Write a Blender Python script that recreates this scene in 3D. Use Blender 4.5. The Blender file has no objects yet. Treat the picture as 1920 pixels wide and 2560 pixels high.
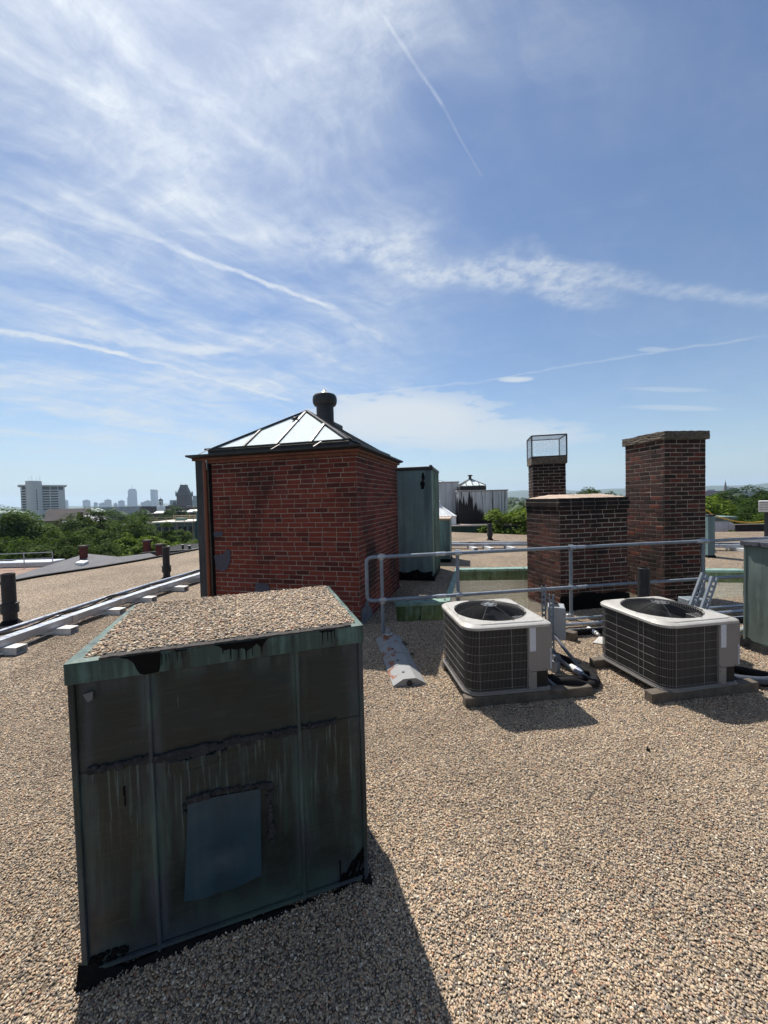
import bpy, bmesh, math, random
import numpy as np
from mathutils import Vector, Matrix, Euler, geometry
R = math.radians
rng = random.Random(7)
sc = bpy.context.scene
COL = sc.collection

# ------------------------------------------------------------------ camera
cd = bpy.data.cameras.new('camera'); cam = bpy.data.objects.new('camera', cd); COL.objects.link(cam)
cd.sensor_fit = 'VERTICAL'; cd.sensor_height = 36.0; cd.lens = 36.0 * 962.0 / 2560.0
cd.clip_start = 0.05; cd.clip_end = 40000
cam.matrix_world = (Matrix.Translation((0, 0, 1.75)) @ Matrix.Rotation(R(90 - 1.85), 4, 'X') @ Matrix.Rotation(R(-1.45), 4, 'Z'))
sc.camera = cam

# ------------------------------------------------------------------ light
SUN_AZ, SUN_EL = -28.0, 57.0           # degrees; azimuth from +Y towards +X
sd = Vector((math.sin(R(SUN_AZ)) * math.cos(R(SUN_EL)), math.cos(R(SUN_AZ)) * math.cos(R(SUN_EL)), math.sin(R(SUN_EL))))
sl = bpy.data.lights.new('sun', 'SUN'); sl.energy = 4.9; sl.angle = R(0.53); sl.color = (1.0, 0.94, 0.86)
so = bpy.data.objects.new('sun', sl); COL.objects.link(so); so.location = (0, 0, 60)
so.rotation_euler = sd.to_track_quat('Z', 'Y').to_euler()
cy = sc.cycles; cy.max_bounces = 6; cy.diffuse_bounces = 4; cy.glossy_bounces = 2; cy.transmission_bounces = 3; cy.transparent_max_bounces = 4; cy.volume_bounces = 0
cy.caustics_reflective = False; cy.caustics_refractive = False; cy.sample_clamp_indirect = 8.0
vs = sc.view_settings
vs.view_transform = 'Standard'; vs.look = 'None'; vs.exposure = 0.55; vs.gamma = 1.0; vs.use_curve_mapping = False


class NB:
    """small helper to write node trees"""
    def __init__(s, nt): s.nt = nt
    def n(s, t, ins=None, **pr):
        nd = s.nt.nodes.new(t)
        for k, v in pr.items(): setattr(nd, k, v)
        for k, v in (ins or {}).items():
            sk = nd.inputs[k]
            if isinstance(v, bpy.types.NodeSocket): s.nt.links.new(v, sk)
            else:
                if isinstance(v, (tuple, list)) and len(v) == 3 and sk.type == 'RGBA': v = (*v, 1)
                sk.default_value = v
        return nd
    def m(s, op, a, b=0.0, c=0.0, clamp=False):
        return s.n('ShaderNodeMath', {0: a, 1: b, 2: c}, operation=op, use_clamp=clamp).outputs[0]
    def vm(s, op, a, b=(0, 0, 0)):
        nd = s.n('ShaderNodeVectorMath', {0: a, 1: b}, operation=op)
        return nd.outputs['Value'] if op in ('DOT_PRODUCT', 'LENGTH', 'DISTANCE') else nd.outputs[0]
    def mr(s, v, a, b, c=0.0, d=1.0, smooth=True):
        return s.n('ShaderNodeMapRange', {0: v, 1: a, 2: b, 3: c, 4: d}, interpolation_type='SMOOTHSTEP' if smooth else 'LINEAR').outputs[0]
    def noise(s, vec, scale, detail=4.0, rough=0.55, dist=0.0):
        return s.n('ShaderNodeTexNoise', {'Vector': vec, 'Scale': scale, 'Detail': detail, 'Roughness': rough, 'Distortion': dist}).outputs[0]
    def mix(s, f, a, b, blend='MIX'):
        nd = s.n('ShaderNodeMix', data_type='RGBA', blend_type=blend)
        for sk, v in ((nd.inputs[0], f), (nd.inputs[6], a), (nd.inputs[7], b)):
            if isinstance(v, bpy.types.NodeSocket): s.nt.links.new(v, sk)
            else: sk.default_value = (*v, 1) if isinstance(v, (tuple, list)) and len(v) == 3 else v
        return nd.outputs[2]
    def ramp(s, f, stops, interp='LINEAR'):
        nd = s.n('ShaderNodeValToRGB', {0: f}); cr = nd.color_ramp; cr.interpolation = interp
        while len(cr.elements) < len(stops): cr.elements.new(0.5)
        for e, (p, c) in zip(cr.elements, stops): e.position = p; e.color = (*c, 1)
        return nd.outputs[0]
    def scale(s, vec, sx, sy, sz):
        return s.vm('MULTIPLY', vec, (sx, sy, sz))


# ------------------------------------------------------------------ sky
w = bpy.data.worlds.new('World'); sc.world = w; w.use_nodes = True
w.cycles.sampling_method = 'MANUAL'; w.cycles.sample_map_resolution = 256
nt = w.node_tree; nt.nodes.clear(); b = NB(nt)
sky = b.n('ShaderNodeTexSky', sky_type='NISHITA', sun_disc=False, sun_elevation=R(SUN_EL), sun_rotation=R(SUN_AZ),
          altitude=30.0, air_density=1.0, dust_density=0.25, ozone_density=3.0)
bg = b.n('ShaderNodeBackground', {'Color': b.mix(1.0, sky.outputs[0], (1.0, 1.02, 1.06), 'MULTIPLY'), 'Strength': 0.075})
geo = b.n('ShaderNodeTexCoord'); D = geo.outputs['Generated']
sep = b.n('ShaderNodeSeparateXYZ', {0: D}); dz = sep.outputs[2]
up = b.m('MAXIMUM', dz, 0.0)
inv = b.m('DIVIDE', 1.0, b.m('ADD', up, 0.10))
P = b.n('ShaderNodeCombineXYZ', {0: b.m('MULTIPLY', sep.outputs[0], inv), 1: b.m('MULTIPLY', sep.outputs[1], inv), 2: 0.0}).outputs[0]
sp = b.n('ShaderNodeSeparateXYZ', {0: P}); PX, PY = sp.outputs[0], sp.outputs[1]


def rotp(deg, sx, sy):
    m = b.n('ShaderNodeMapping', {'Vector': P, 'Rotation': (0, 0, R(deg)), 'Scale': (1, 1, 1)}).outputs[0]
    return b.scale(m, sx, sy, 1)


warp = b.n('ShaderNodeTexNoise', {'Vector': P, 'Scale': 1.7, 'Detail': 3.0}).outputs[1]
Pw = b.vm('ADD', P, b.vm('MULTIPLY', b.vm('SUBTRACT', warp, (.5, .5, .5)), (.35, .35, 0)))


def rotw(deg, sx, sy):
    m = b.n('ShaderNodeMapping', {'Vector': Pw, 'Rotation': (0, 0, R(deg)), 'Scale': (1, 1, 1)}).outputs[0]
    return b.scale(m, sx, sy, 1)


# thin cirrus veil: broad patches times fine combed fibres
patch = b.mr(b.noise(rotw(-38, .62, 1.2), 1.9, 4, .55), .33, .66)
fib = b.mr(b.noise(rotw(-52, .6, 2.0), 4.2, 8, .62, .7), .30, .78)
fib2 = b.mr(b.noise(rotw(20, .65, 1.9), 4.6, 8, .62, .6), .32, .78)
fine = b.mr(b.noise(Pw, 13, 8, .70), .30, .70)
# the veil lies thicker towards the west half of this sky (a cloud bank across the plane coordinates)
bank = b.mr(b.m('ADD', b.m('MULTIPLY', PX, -0.80), b.m('MULTIPLY', PY, -0.06)), -.62, .42, .10, 1.0)
veil = b.m('MULTIPLY', b.m('ADD', b.m('MULTIPLY', fib, .62), b.m('MULTIPLY', fib2, .50)), b.m('MULTIPLY', b.mr(patch, 0, 1, .25, 1.0, False), bank))
veil = b.m('MULTIPLY', veil, b.mr(fine, 0, 1, .60, 1.15, False))
veil = b.m('ADD', b.m('MULTIPLY', veil, .82), b.m('MULTIPLY', bank, b.m('MULTIPLY', patch, .28)))


SHK = b.vm('SUBTRACT', b.n('ShaderNodeTexNoise', {'Vector': P, 'Scale': 9.0, 'Detail': 4.0}).outputs[1], (.5, .5, .5))
SHK2 = b.vm('SUBTRACT', b.n('ShaderNodeTexNoise', {'Vector': P, 'Scale': 4.0, 'Detail': 4.0}).outputs[1], (.5, .5, .5))
BRK = b.noise(P, 18, 5, .65)
PUF = {}


def seg(a0, a1, wd, amt, rough=0.6, feather=0.35, ns=9.0):
    """one aircraft trail in the plane coordinates of the sky"""
    ax, ay = a0; bx, by = a1; L = math.hypot(bx - ax, by - ay); ux, uy = (bx - ax) / L, (by - ay) / L
    q = b.vm('ADD', P, b.vm('MULTIPLY', SHK if ns > 6 else SHK2, (wd * 3.0, wd * 3.0, 0)))
    t = b.m('DIVIDE', b.m('SUBTRACT', b.vm('DOT_PRODUCT', q, (ux, uy, 0)), ax * ux + ay * uy), L)
    d = b.m('ABSOLUTE', b.m('SUBTRACT', b.vm('DOT_PRODUCT', q, (-uy, ux, 0)), -ax * uy + ay * ux))
    body = b.mr(d, wd * .15, wd, 1, 0)
    ends = b.m('MULTIPLY', b.mr(t, -.05, feather, 0, 1), b.mr(t, 1 - feather * .6, 1.05, 1, 0))
    br = b.mr(BRK, .25, .7, 1 - rough, 1)
    return b.m('MULTIPLY', b.m('MULTIPLY', body, ends), b.m('MULTIPLY', br, amt))


def puff(c, rx, ry, amt, ns, lo=.42, hi=.62):
    q = b.vm('MULTIPLY', b.vm('SUBTRACT', P, (c[0], c[1], 0)), (1 / rx, 1 / ry, 0))
    e = b.mr(b.vm('LENGTH', q), .25, 1.0, 1, 0)
    f = b.mr(b.m('ADD', PUF.setdefault(ns > 4.5, b.noise(P, 6.0 if ns > 4.5 else 3.2, 7, .58)), b.m('MULTIPLY', b.m('SUBTRACT', e, .6), .42)), lo, hi)
    return b.m('MULTIPLY', b.m('MULTIPLY', e, f), amt)


parts = [seg((.02, .73), (.15, .885), .0055, .26, .6, .05), seg((.15, .885), (.285, 1.06), .0045, .12, .7, .05),
         seg((-.90, .98), (-.62, 1.31), .030, .40, .7, .3), seg((-.68, 1.26), (-.19, 1.66), .022, .75, .6, .12), seg((-.22, 1.64), (.03, 1.95), .035, .34, .7, .1),
         seg((-1.75, 1.52), (-1.28, 1.93), .045, .85, .4, .05), seg((-1.36, 1.85), (-.63, 2.74), .036, .62, .6, .06),
         seg((-1.45, 1.62), (-.80, 2.03), .09, .60, .5, .3), seg((-.30, 2.70), (.66, 2.47), .03, .26, .6, .3),
         seg((.60, 2.49), (1.80, 1.87), .022, .30, .5, .1), seg((-.62, 2.98), (-.45, 3.1), .04, .3, .5, .2),
         seg((-.45, 1.20), (.95, 1.60), .15, .62, .85, .3, 4.0), seg((.55, 1.42), (1.7, 1.62), .07, .34, .8, .3, 4.0),
         puff((.15, 3.30), 1.25, 1.0, 1.0, 3.2, .36, .47), puff((1.0, 3.9), 1.7, 1.0, .8, 3.4, .36, .54), puff((-.18, 2.72), .34, .13, .55, 5.5, .40, .60),
         puff((.85, 2.44), .17, .07, .75, 7, .36, .56), puff((1.42, 2.02), .14, .05, .3, 8, .36, .6), puff((-.88, 1.96), .26, .075, .5, 6, .36, .6),
         puff((2.2, 2.9), .6, .10, .35, 4, .36, .6), puff((1.9, 2.55), .5, .07, .25, 4, .36, .6)]
tot = veil
for p_ in parts: tot = b.m('SUBTRACT', b.m('ADD', tot, p_), b.m('MULTIPLY', tot, p_))
# clouds shine brighter near the sun (forward scattering by ice)
cs = b.vm('DOT_PRODUCT', D, tuple(sd))
glow = b.m('POWER', b.m('MAXIMUM', cs, 0.0), 7.0)
tot = b.m('MULTIPLY', tot, b.mr(dz, .02, .16, .25, 1.0))
cstr = b.m('ADD', .56, b.m('MULTIPLY', glow, .20))
ang = b.m('ARCCOSINE', b.m('MINIMUM', cs, 0.99999))
halo = b.m('MULTIPLY', b.mr(ang, R(10.5), R(13.5), 0, 1), b.mr(ang, R(13.5), R(27.0), 1, 0))
tot = b.m('MINIMUM', b.m('ADD', tot, b.m('MULTIPLY', halo, b.m('MULTIPLY', b.mr(fine, 0, 1, .6, 1.0), .34))), .93)
cbg = b.n('ShaderNodeBackground', {'Color': (.90, .955, 1.0), 'Strength': cstr})
mx = b.n('ShaderNodeMixShader', {0: tot, 1: bg.outputs[0], 2: cbg.outputs[0]})
# pale blue ground haze along the horizon
hz_ = b.n('ShaderNodeBackground', {'Color': (.62, .80, .92), 'Strength': .55})
mx = b.n('ShaderNodeMixShader', {0: b.m('MULTIPLY', b.m('POWER', 2.718, b.m('MULTIPLY', up, -8.5)), .86), 1: mx.outputs[0], 2: hz_.outputs[0]})
out = b.n('ShaderNodeOutputWorld', {0: mx.outputs[0]})


# ------------------------------------------------------------------ mesh helpers
class MB:
    def __init__(s): s.v = []; s.f = []
    def add(s, vs_, fs):
        o = len(s.v); s.v.extend([tuple(x) for x in vs_]); s.f.extend([tuple(i + o for i in f) for f in fs]); return s
    def box(s, x0, x1, y0, y1, z0, z1, M=None, b=0.0):
        if b > 0:
            bm = bmesh.new(); bmesh.ops.create_cube(bm, size=1)
            for v in bm.verts: v.co = Vector(((x0 + x1) / 2 + v.co.x * (x1 - x0), (y0 + y1) / 2 + v.co.y * (y1 - y0), (z0 + z1) / 2 + v.co.z * (z1 - z0)))
            bmesh.ops.bevel(bm, geom=bm.edges[:], offset=b, segments=1, affect='EDGES', profile=.5)
            vs_ = [v.co.copy() for v in bm.verts]; fs = [[v.index for v in f.verts] for f in bm.faces]; bm.free()
        else:
            vs_ = [Vector(c) for c in ((x0, y0, z0), (x1, y0, z0), (x1, y1, z0), (x0, y1, z0), (x0, y0, z1), (x1, y0, z1), (x1, y1, z1), (x0, y1, z1))]
            fs = [(0, 3, 2, 1), (4, 5, 6, 7), (0, 1, 5, 4), (1, 2, 6, 5), (2, 3, 7, 6), (3, 0, 4, 7)]
        if M: vs_ = [M @ Vector(v) for v in vs_]
        return s.add(vs_, fs)
    def bar(s, p, q, wd, ht=None, up=(0, 0, 1)):
        """rectangular bar between two points"""
        p, q = Vector(p), Vector(q); ht = ht or wd; d = (q - p).normalized(); u = Vector(up)
        if abs(d.dot(u)) > .98: u = Vector((0, 1, 0))
        x = d.cross(u).normalized(); z = x.cross(d)
        vs_ = [o + x * (a * wd / 2) + z * (c * ht / 2) for o in (p, q) for a, c in ((-1, -1), (1, -1), (1, 1), (-1, 1))]
        return s.add(vs_, [(0, 3, 2, 1), (4, 5, 6, 7), (0, 1, 5, 4), (1, 2, 6, 5), (2, 3, 7, 6), (3, 0, 4, 7)])
    def prism(s, poly, z0, z1, ztop=None):
        n = len(poly); vs_ = [(x, y, z0) for x, y in poly] + [(x, y, (z1 if ztop is None else ztop[i])) for i, (x, y) in enumerate(poly)]
        return s.add(vs_, [tuple(range(n - 1, -1, -1)), tuple(range(n, 2 * n))] + [(i, (i + 1) % n, n + (i + 1) % n, n + i) for i in range(n)])
    def plate(s, pts, nrm, th):
        """polygon in space given a thickness"""
        n = len(pts); nv = Vector(nrm).normalized() * th
        vs_ = [Vector(p) for p in pts] + [Vector(p) + nv for p in pts]
        return s.add(vs_, [tuple(range(n - 1, -1, -1)), tuple(range(n, 2 * n))] + [(i, (i + 1) % n, n + (i + 1) % n, n + i) for i in range(n)])
    def tube(s, pts, r, seg=10, closed=False, caps=True, smooth=0):
        pts = [Vector(p) for p in pts]
        if smooth:
            o = []; n = len(pts)
            for i in range(n - 1):
                p0, p1, p2, p3 = pts[max(i - 1, 0)], pts[i], pts[i + 1], pts[min(i + 2, n - 1)]
                for k in range(smooth):
                    t = k / smooth
                    o.append(.5 * ((2 * p1) + (p2 - p0) * t + (2 * p0 - 5 * p1 + 4 * p2 - p3) * t * t + (3 * p1 - p0 - 3 * p2 + p3) * t ** 3))
            o.append(pts[-1]); pts = o
        n = len(pts); rr = r if isinstance(r, (list, tuple)) else [r] * n
        if len(rr) != n: rr = [rr[0] + (rr[-1] - rr[0]) * i / (n - 1) for i in range(n)]
        vs_ = []; prev = None
        for i in range(n):
            a, c = (pts[i - 1], pts[(i + 1) % n]) if closed else (pts[max(i - 1, 0)], pts[min(i + 1, n - 1)])
            t = (c - a).normalized()
            if prev is None:
                u = Vector((0, 0, 1)) if abs(t.z) < .9 else Vector((1, 0, 0)); x = t.cross(u).normalized()
            else:
                x = (prev - t * prev.dot(t)); x = x.normalized() if x.length > 1e-6 else prev
            prev = x; y = t.cross(x)
            vs_ += [pts[i] + (x * math.cos(2 * math.pi * k / seg) + y * math.sin(2 * math.pi * k / seg)) * rr[i] for k in range(seg)]
        fs = []
        for i in range(n if closed else n - 1):
            j = (i + 1) % n
            fs += [(i * seg + k, i * seg + (k + 1) % seg, j * seg + (k + 1) % seg, j * seg + k) for k in range(seg)]
        if caps and not closed: fs += [tuple(range(seg - 1, -1, -1)), tuple(range((n - 1) * seg, n * seg))]
        return s.add(vs_, fs)
    def lathe(s, prof, seg=24, c=(0, 0, 0), cap=True):
        n = len(prof); vs_ = [(c[0] + r * math.cos(2 * math.pi * k / seg), c[1] + r * math.sin(2 * math.pi * k / seg), c[2] + z) for r, z in prof for k in range(seg)]
        fs = [(i * seg + k, i * seg + (k + 1) % seg, (i + 1) * seg + (k + 1) % seg, (i + 1) * seg + k) for i in range(n - 1) for k in range(seg)]
        if cap: fs += [tuple(range(seg - 1, -1, -1)), tuple(range((n - 1) * seg, n * seg))]
        return s.add(vs_, fs)
    def build(s, name, mat, parent=None, smooth=False, loc=None, rot=None):
        me = bpy.data.meshes.new(name); me.from_pydata(s.v, [], s.f)
        if mat: me.materials.append(mat)
        if smooth:
            me.polygons.foreach_set('use_smooth', [True] * len(me.polygons))
            try: me.set_sharp_from_angle(angle=R(38))
            except Exception: pass
        me.update()
        return link(name, me, parent, loc, rot)


def link(name, me, parent=None, loc=None, rot=None):
    o = bpy.data.objects.new(name, me); COL.objects.link(o)
    if parent: o.parent = parent
    if loc: o.location = loc
    if rot: o.rotation_euler = rot
    return o


def thing(name, label, cat, loc=(0, 0, 0), yaw=0.0, group=None):
    o = bpy.data.objects.new(name, None); COL.objects.link(o); o.empty_display_size = .2
    o.location = loc; o.rotation_euler = (0, 0, R(yaw)); o['label'] = label; o['category'] = cat
    if group: o['group'] = group
    return o


def tag(o, label=None, cat=None, group=None, kind=None):
    if label: o['label'] = label
    if cat: o['category'] = cat
    if group: o['group'] = group
    if kind: o['kind'] = kind
    return o


def copy_tree(o, parent=None):
    c = o.copy(); COL.objects.link(c); c.parent = parent
    for ch in list(o.children): copy_tree(ch, c)
    return c


# ------------------------------------------------------------------ materials
MATS = {}


def mat(name, fn):
    if name in MATS: return MATS[name]
    m = bpy.data.materials.new(name); m.use_nodes = True; nt = m.node_tree; nt.nodes.clear(); b = NB(nt)
    r = fn(b)
    o = b.n('ShaderNodeOutputMaterial', {0: r}); MATS[name] = m; return m


def princ(b, col, rough=.7, metal=0.0, bump=None, bstr=.3, bdist=.01, spec=.5, **kw):
    ins = {'Base Color': col, 'Roughness': rough, 'Metallic': metal, 'Specular IOR Level': spec}
    if bump is not None: ins['Normal'] = b.n('ShaderNodeBump', {'Strength': bstr, 'Distance': bdist, 'Height': bump}).outputs[0]
    ins.update(kw)
    return b.n('ShaderNodeBsdfPrincipled', ins).outputs[0]


def pos(b): return b.n('ShaderNodeNewGeometry').outputs['Position']


def plain(name, col, rough=.6, metal=0.0, var=.25, ns=6.0, streak=1.0, bump=0.0, dirt=None, damt=.5, spec=.5):
    """paint / metal / stone with uneven tone"""
    def fn(b):
        p = b.scale(pos(b), 1, 1, streak)
        n1 = b.noise(p, ns, 6, .6); n2 = b.noise(p, ns * 7, 5, .6)
        k = b.mr(b.m('ADD', b.m('MULTIPLY', n1, .65), b.m('MULTIPLY', n2, .35)), .3, .7, 1 - var, 1 + var)
        c = b.mix(1.0, col, b.n('ShaderNodeCombineXYZ', {0: k, 1: k, 2: k}).outputs[0], 'MULTIPLY')
        if dirt: c = b.mix(b.m('MULTIPLY', b.mr(b.noise(p, ns * 1.7, 8, .7), .5, .68), damt), c, dirt)
        return princ(b, c, b.mr(n2, .3, .7, max(rough - .12, .05), min(rough + .12, 1)), metal, n2 if bump else None, .5, bump or .01, spec)
    return mat(name, fn)


STONES = [(0, (.075, .072, .072)), (.09, (.145, .135, .128)), (.20, (.22, .190, .162)), (.36, (.30, .250, .195)), (.54, (.37, .300, .225)),
          (.68, (.34, .245, .165)), (.78, (.43, .360, .275)), (.87, (.26, .242, .222)), (.93, (.28, .145, .092)), (.97, (.52, .465, .385)), (1, (.56, .525, .46))]


def f_pebble(b):
    oi = b.n('ShaderNodeObjectInfo').outputs['Random']
    c = b.mix(1.0, b.ramp(oi, STONES), (1.06, 1.01, .92), 'MULTIPLY')
    n = b.noise(pos(b), 140, 3, .6)
    big = b.m('MULTIPLY', b.mr(b.noise(pos(b), .8, 4, .55), .3, .7, .92, 1.24), b.mr(b.noise(b.scale(pos(b), 1, 1.7, 1), 1.6, 7, .66), .58, .72, 1.03, .72))
    k = b.m('MULTIPLY', big, b.mr(n, .3, .7, .8, 1.2))
    return princ(b, b.mix(1.0, c, b.n('ShaderNodeCombineXYZ', {0: k, 1: k, 2: k}).outputs[0], 'MULTIPLY'), .72, 0, spec=.35)


def f_gravel(b):
    p = pos(b)
    q = b.vm('ADD', p, b.vm('MULTIPLY', b.n('ShaderNodeTexNoise', {'Vector': p, 'Scale': 60.0, 'Detail': 2.0}).outputs[1], (.006, .006, 0)))
    v = b.n('ShaderNodeTexVoronoi', {'Vector': b.scale(q, 1, 1, .01), 'Scale': 62.0, 'Randomness': 1.0})
    v2 = b.n('ShaderNodeTexVoronoi', {'Vector': b.scale(q, 1, 1, .01), 'Scale': 30.0, 'Randomness': 1.0})
    rr = b.n('ShaderNodeSeparateColor', {0: v.outputs['Color']}).outputs[0]
    c = b.ramp(rr, STONES)
    c2 = b.ramp(b.n('ShaderNodeSeparateColor', {0: v2.outputs['Color']}).outputs[1], STONES)
    c = b.mix(.25, c, c2)
    gap = b.mr(v.outputs['Distance'], .28, .62, 1, .28)
    big = b.mr(b.noise(p, .8, 4, .55), .3, .7, .80, 1.12)
    tar = b.mr(b.noise(b.scale(p, 1, 1.6, 1), 1.1, 8, .66), .60, .72, 1, .55)
    k = b.m('MULTIPLY', b.m('MULTIPLY', big, tar), gap)
    c = b.mix(1.0, c, b.n('ShaderNodeCombineXYZ', {0: k, 1: k, 2: k}).outputs[0], 'MULTIPLY')
    c = b.mix(1.0, c, (1.38, 1.30, 1.17), 'MULTIPLY')
    return princ(b, c, .8, 0, b.m('MULTIPLY', v.outputs['Distance'], -1.0), .9, .012, .25)


PEB = mat('pebble_stone', f_pebble); GRAVEL = mat('gravel_bed', f_gravel)


def brick_mat(name, stops, soot=0.35, sns=1.3, topdark=None, mortar=False):
    def fn(b):
        p = pos(b)
        if mortar: c = b.mix(b.mr(b.noise(p, 9, 6, .6), .3, .7), stops[0][1], stops[-1][1])
        else:
            r = b.m('ADD', b.n('ShaderNodeObjectInfo').outputs['Random'], b.m('MULTIPLY', b.n('ShaderNodeNewGeometry').outputs['Random Per Island'], 7.31))
            r = b.n('ShaderNodeTexWhiteNoise', {'W': r}, noise_dimensions='1D').outputs[0]
            c = b.ramp(r, stops)
            c = b.mix(b.mr(b.noise(p, 60, 6, .65), .35, .75, 0, .55), c, (.05, .028, .024))
        s = b.mr(b.noise(b.scale(p, 1, 1, .55), sns, 6, .62), .50, .68, 0, soot)
        if topdark:
            z0, z1, amt = topdark
            z = b.n('ShaderNodeSeparateXYZ', {0: p}).outputs[2]
            zn = b.m('ADD', z, b.m('MULTIPLY', b.m('SUBTRACT', b.noise(b.scale(p, 1, 1, .5), 2.4, 5, .6), .5), 1.1))
            s = b.m('MAXIMUM', s, b.mr(zn, z0, z1, 0, amt))
        c = b.mix(s, c, (.010, .0095, .010))
        return princ(b, c, .88, 0, b.noise(p, 120, 5, .7), .5, .004, .2)
    return mat(name, fn)


RED = [(0, (.075, .018, .014)), (.25, (.140, .028, .020)), (.55, (.185, .036, .024)), (.8, (.215, .044, .028)), (1, (.15, .038, .030))]
DRK = [(0, (.018, .013, .013)), (.3, (.048, .026, .023)), (.58, (.080, .034, .027)), (.80, (.055, .030, .027)), (.93, (.15, .042, .028)), (1, (.12, .034, .025))]
MRT = [(0, (.20, .165, .135)), (1, (.30, .25, .20))]
B_PENT = brick_mat('red_brick', RED, .85, .85, (1.85, 3.0, .80)); M_PENT = brick_mat('red_brick_mortar', [(0, (.215, .18, .148)), (1, (.325, .272, .225))], .6, .85, mortar=True)
B_SOOT = brick_mat('sooty_brick', [(0, (.045, .024, .020)), (.5, (.085, .036, .028)), (1, (.125, .046, .033))], .85, 1.2, (.75, 1.75, .98))
M_SOOT = brick_mat('sooty_mortar', [(0, (.33, .28, .23)), (1, (.46, .40, .33))], .55, 1.2, (1.3, 2.05, .95), True)
B_MIX = brick_mat('mixed_dark_brick', DRK, .6, 1.5, (2.3, 3.2, .9)); M_MIX = brick_mat('mixed_mortar', [(0, (.30, .255, .195)), (1, (.42, .36, .28))], .4, 1.5, (2.5, 3.4, .85), True)
B_CREAM = brick_mat('glazed_cream_brick', [(0, (.82, .79, .69)), (.5, (.87, .84, .74)), (1, (.91, .89, .80))], .04, 1.0); M_CREAM = brick_mat('cream_mortar', [(0, (.66, .63, .54)), (1, (.74, .71, .62))], .04, 1.0, mortar=True)


def copper(name, base, verd, dark, amt=.5, damt=.5, ns=3.0, rough=.55, metal=.0, hue=None):
    """weathered copper sheet: run-off streaks down the sheet, blotches, pits"""
    def fn(b):
        p = pos(b)
        st = b.noise(b.scale(p, 1, 1, .07), ns * 6, 6, .62, .2); st2 = b.noise(b.scale(p, 1, 1, .12), ns * 2.2, 5, .6)
        bl = b.noise(p, ns, 6, .6)
        c = b.mix(b.m('MULTIPLY', b.mr(b.m('ADD', b.m('MULTIPLY', st, .5), b.m('MULTIPLY', bl, .5)), .46, .66), amt), base, verd)
        c = b.mix(b.m('MULTIPLY', b.mr(st2, .50, .66), damt), c, dark)
        c = b.mix(b.mr(b.noise(b.scale(p, 1, 1, .05), ns * 11, 4, .6), .68, .78, 0, amt * .55), c, tuple(min(1, v * 1.9 + .03) for v in verd))
        if hue: c = b.mix(b.mr(b.noise(p, ns * .6, 3, .5), .45, .62, 0, .7), c, hue)
        n = b.noise(p, 45, 4, .6)
        return princ(b, c, b.mr(bl, .3, .7, rough - .12, rough + .18), metal, b.m('ADD', b.m('MULTIPLY', b.noise(p, 3.5, 3, .5), 2.0), b.m('MULTIPLY', n, .2)), .35, .012, .45)
    return mat(name, fn)


CU_DARK = copper('brown_black_copper', (.022, .022, .019), (.040, .062, .055), (.012, .012, .012), .62, .55)
CU_CAP = copper('verdigris_flashing', (.030, .058, .050), (.10, .175, .150), (.006, .008, .008), .85, 1.0, 6.5)
CU_TALL = copper('bluegreen_copper', (.105, .168, .178), (.20, .30, .30), (.032, .046, .055), .75, .62, 1.6)
CU_GREEN = copper('green_copper', (.15, .21, .175), (.31, .44, .38), (.045, .06, .046), .8, .5, 2.5)
CU_WELL = copper('well_fascia_copper', (.06, .10, .035), (.20, .31, .25), (.035, .05, .008), .6, .7, 3.0)
CU_PALE = copper('pale_green_coping', (.17, .28, .24), (.27, .40, .35), (.05, .085, .07), .6, .6, 3.0)
CU_LIP = copper('dull_green_lip', (.060, .105, .090), (.15, .23, .195), (.014, .018, .017), .7, .85, 9.0)


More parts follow.
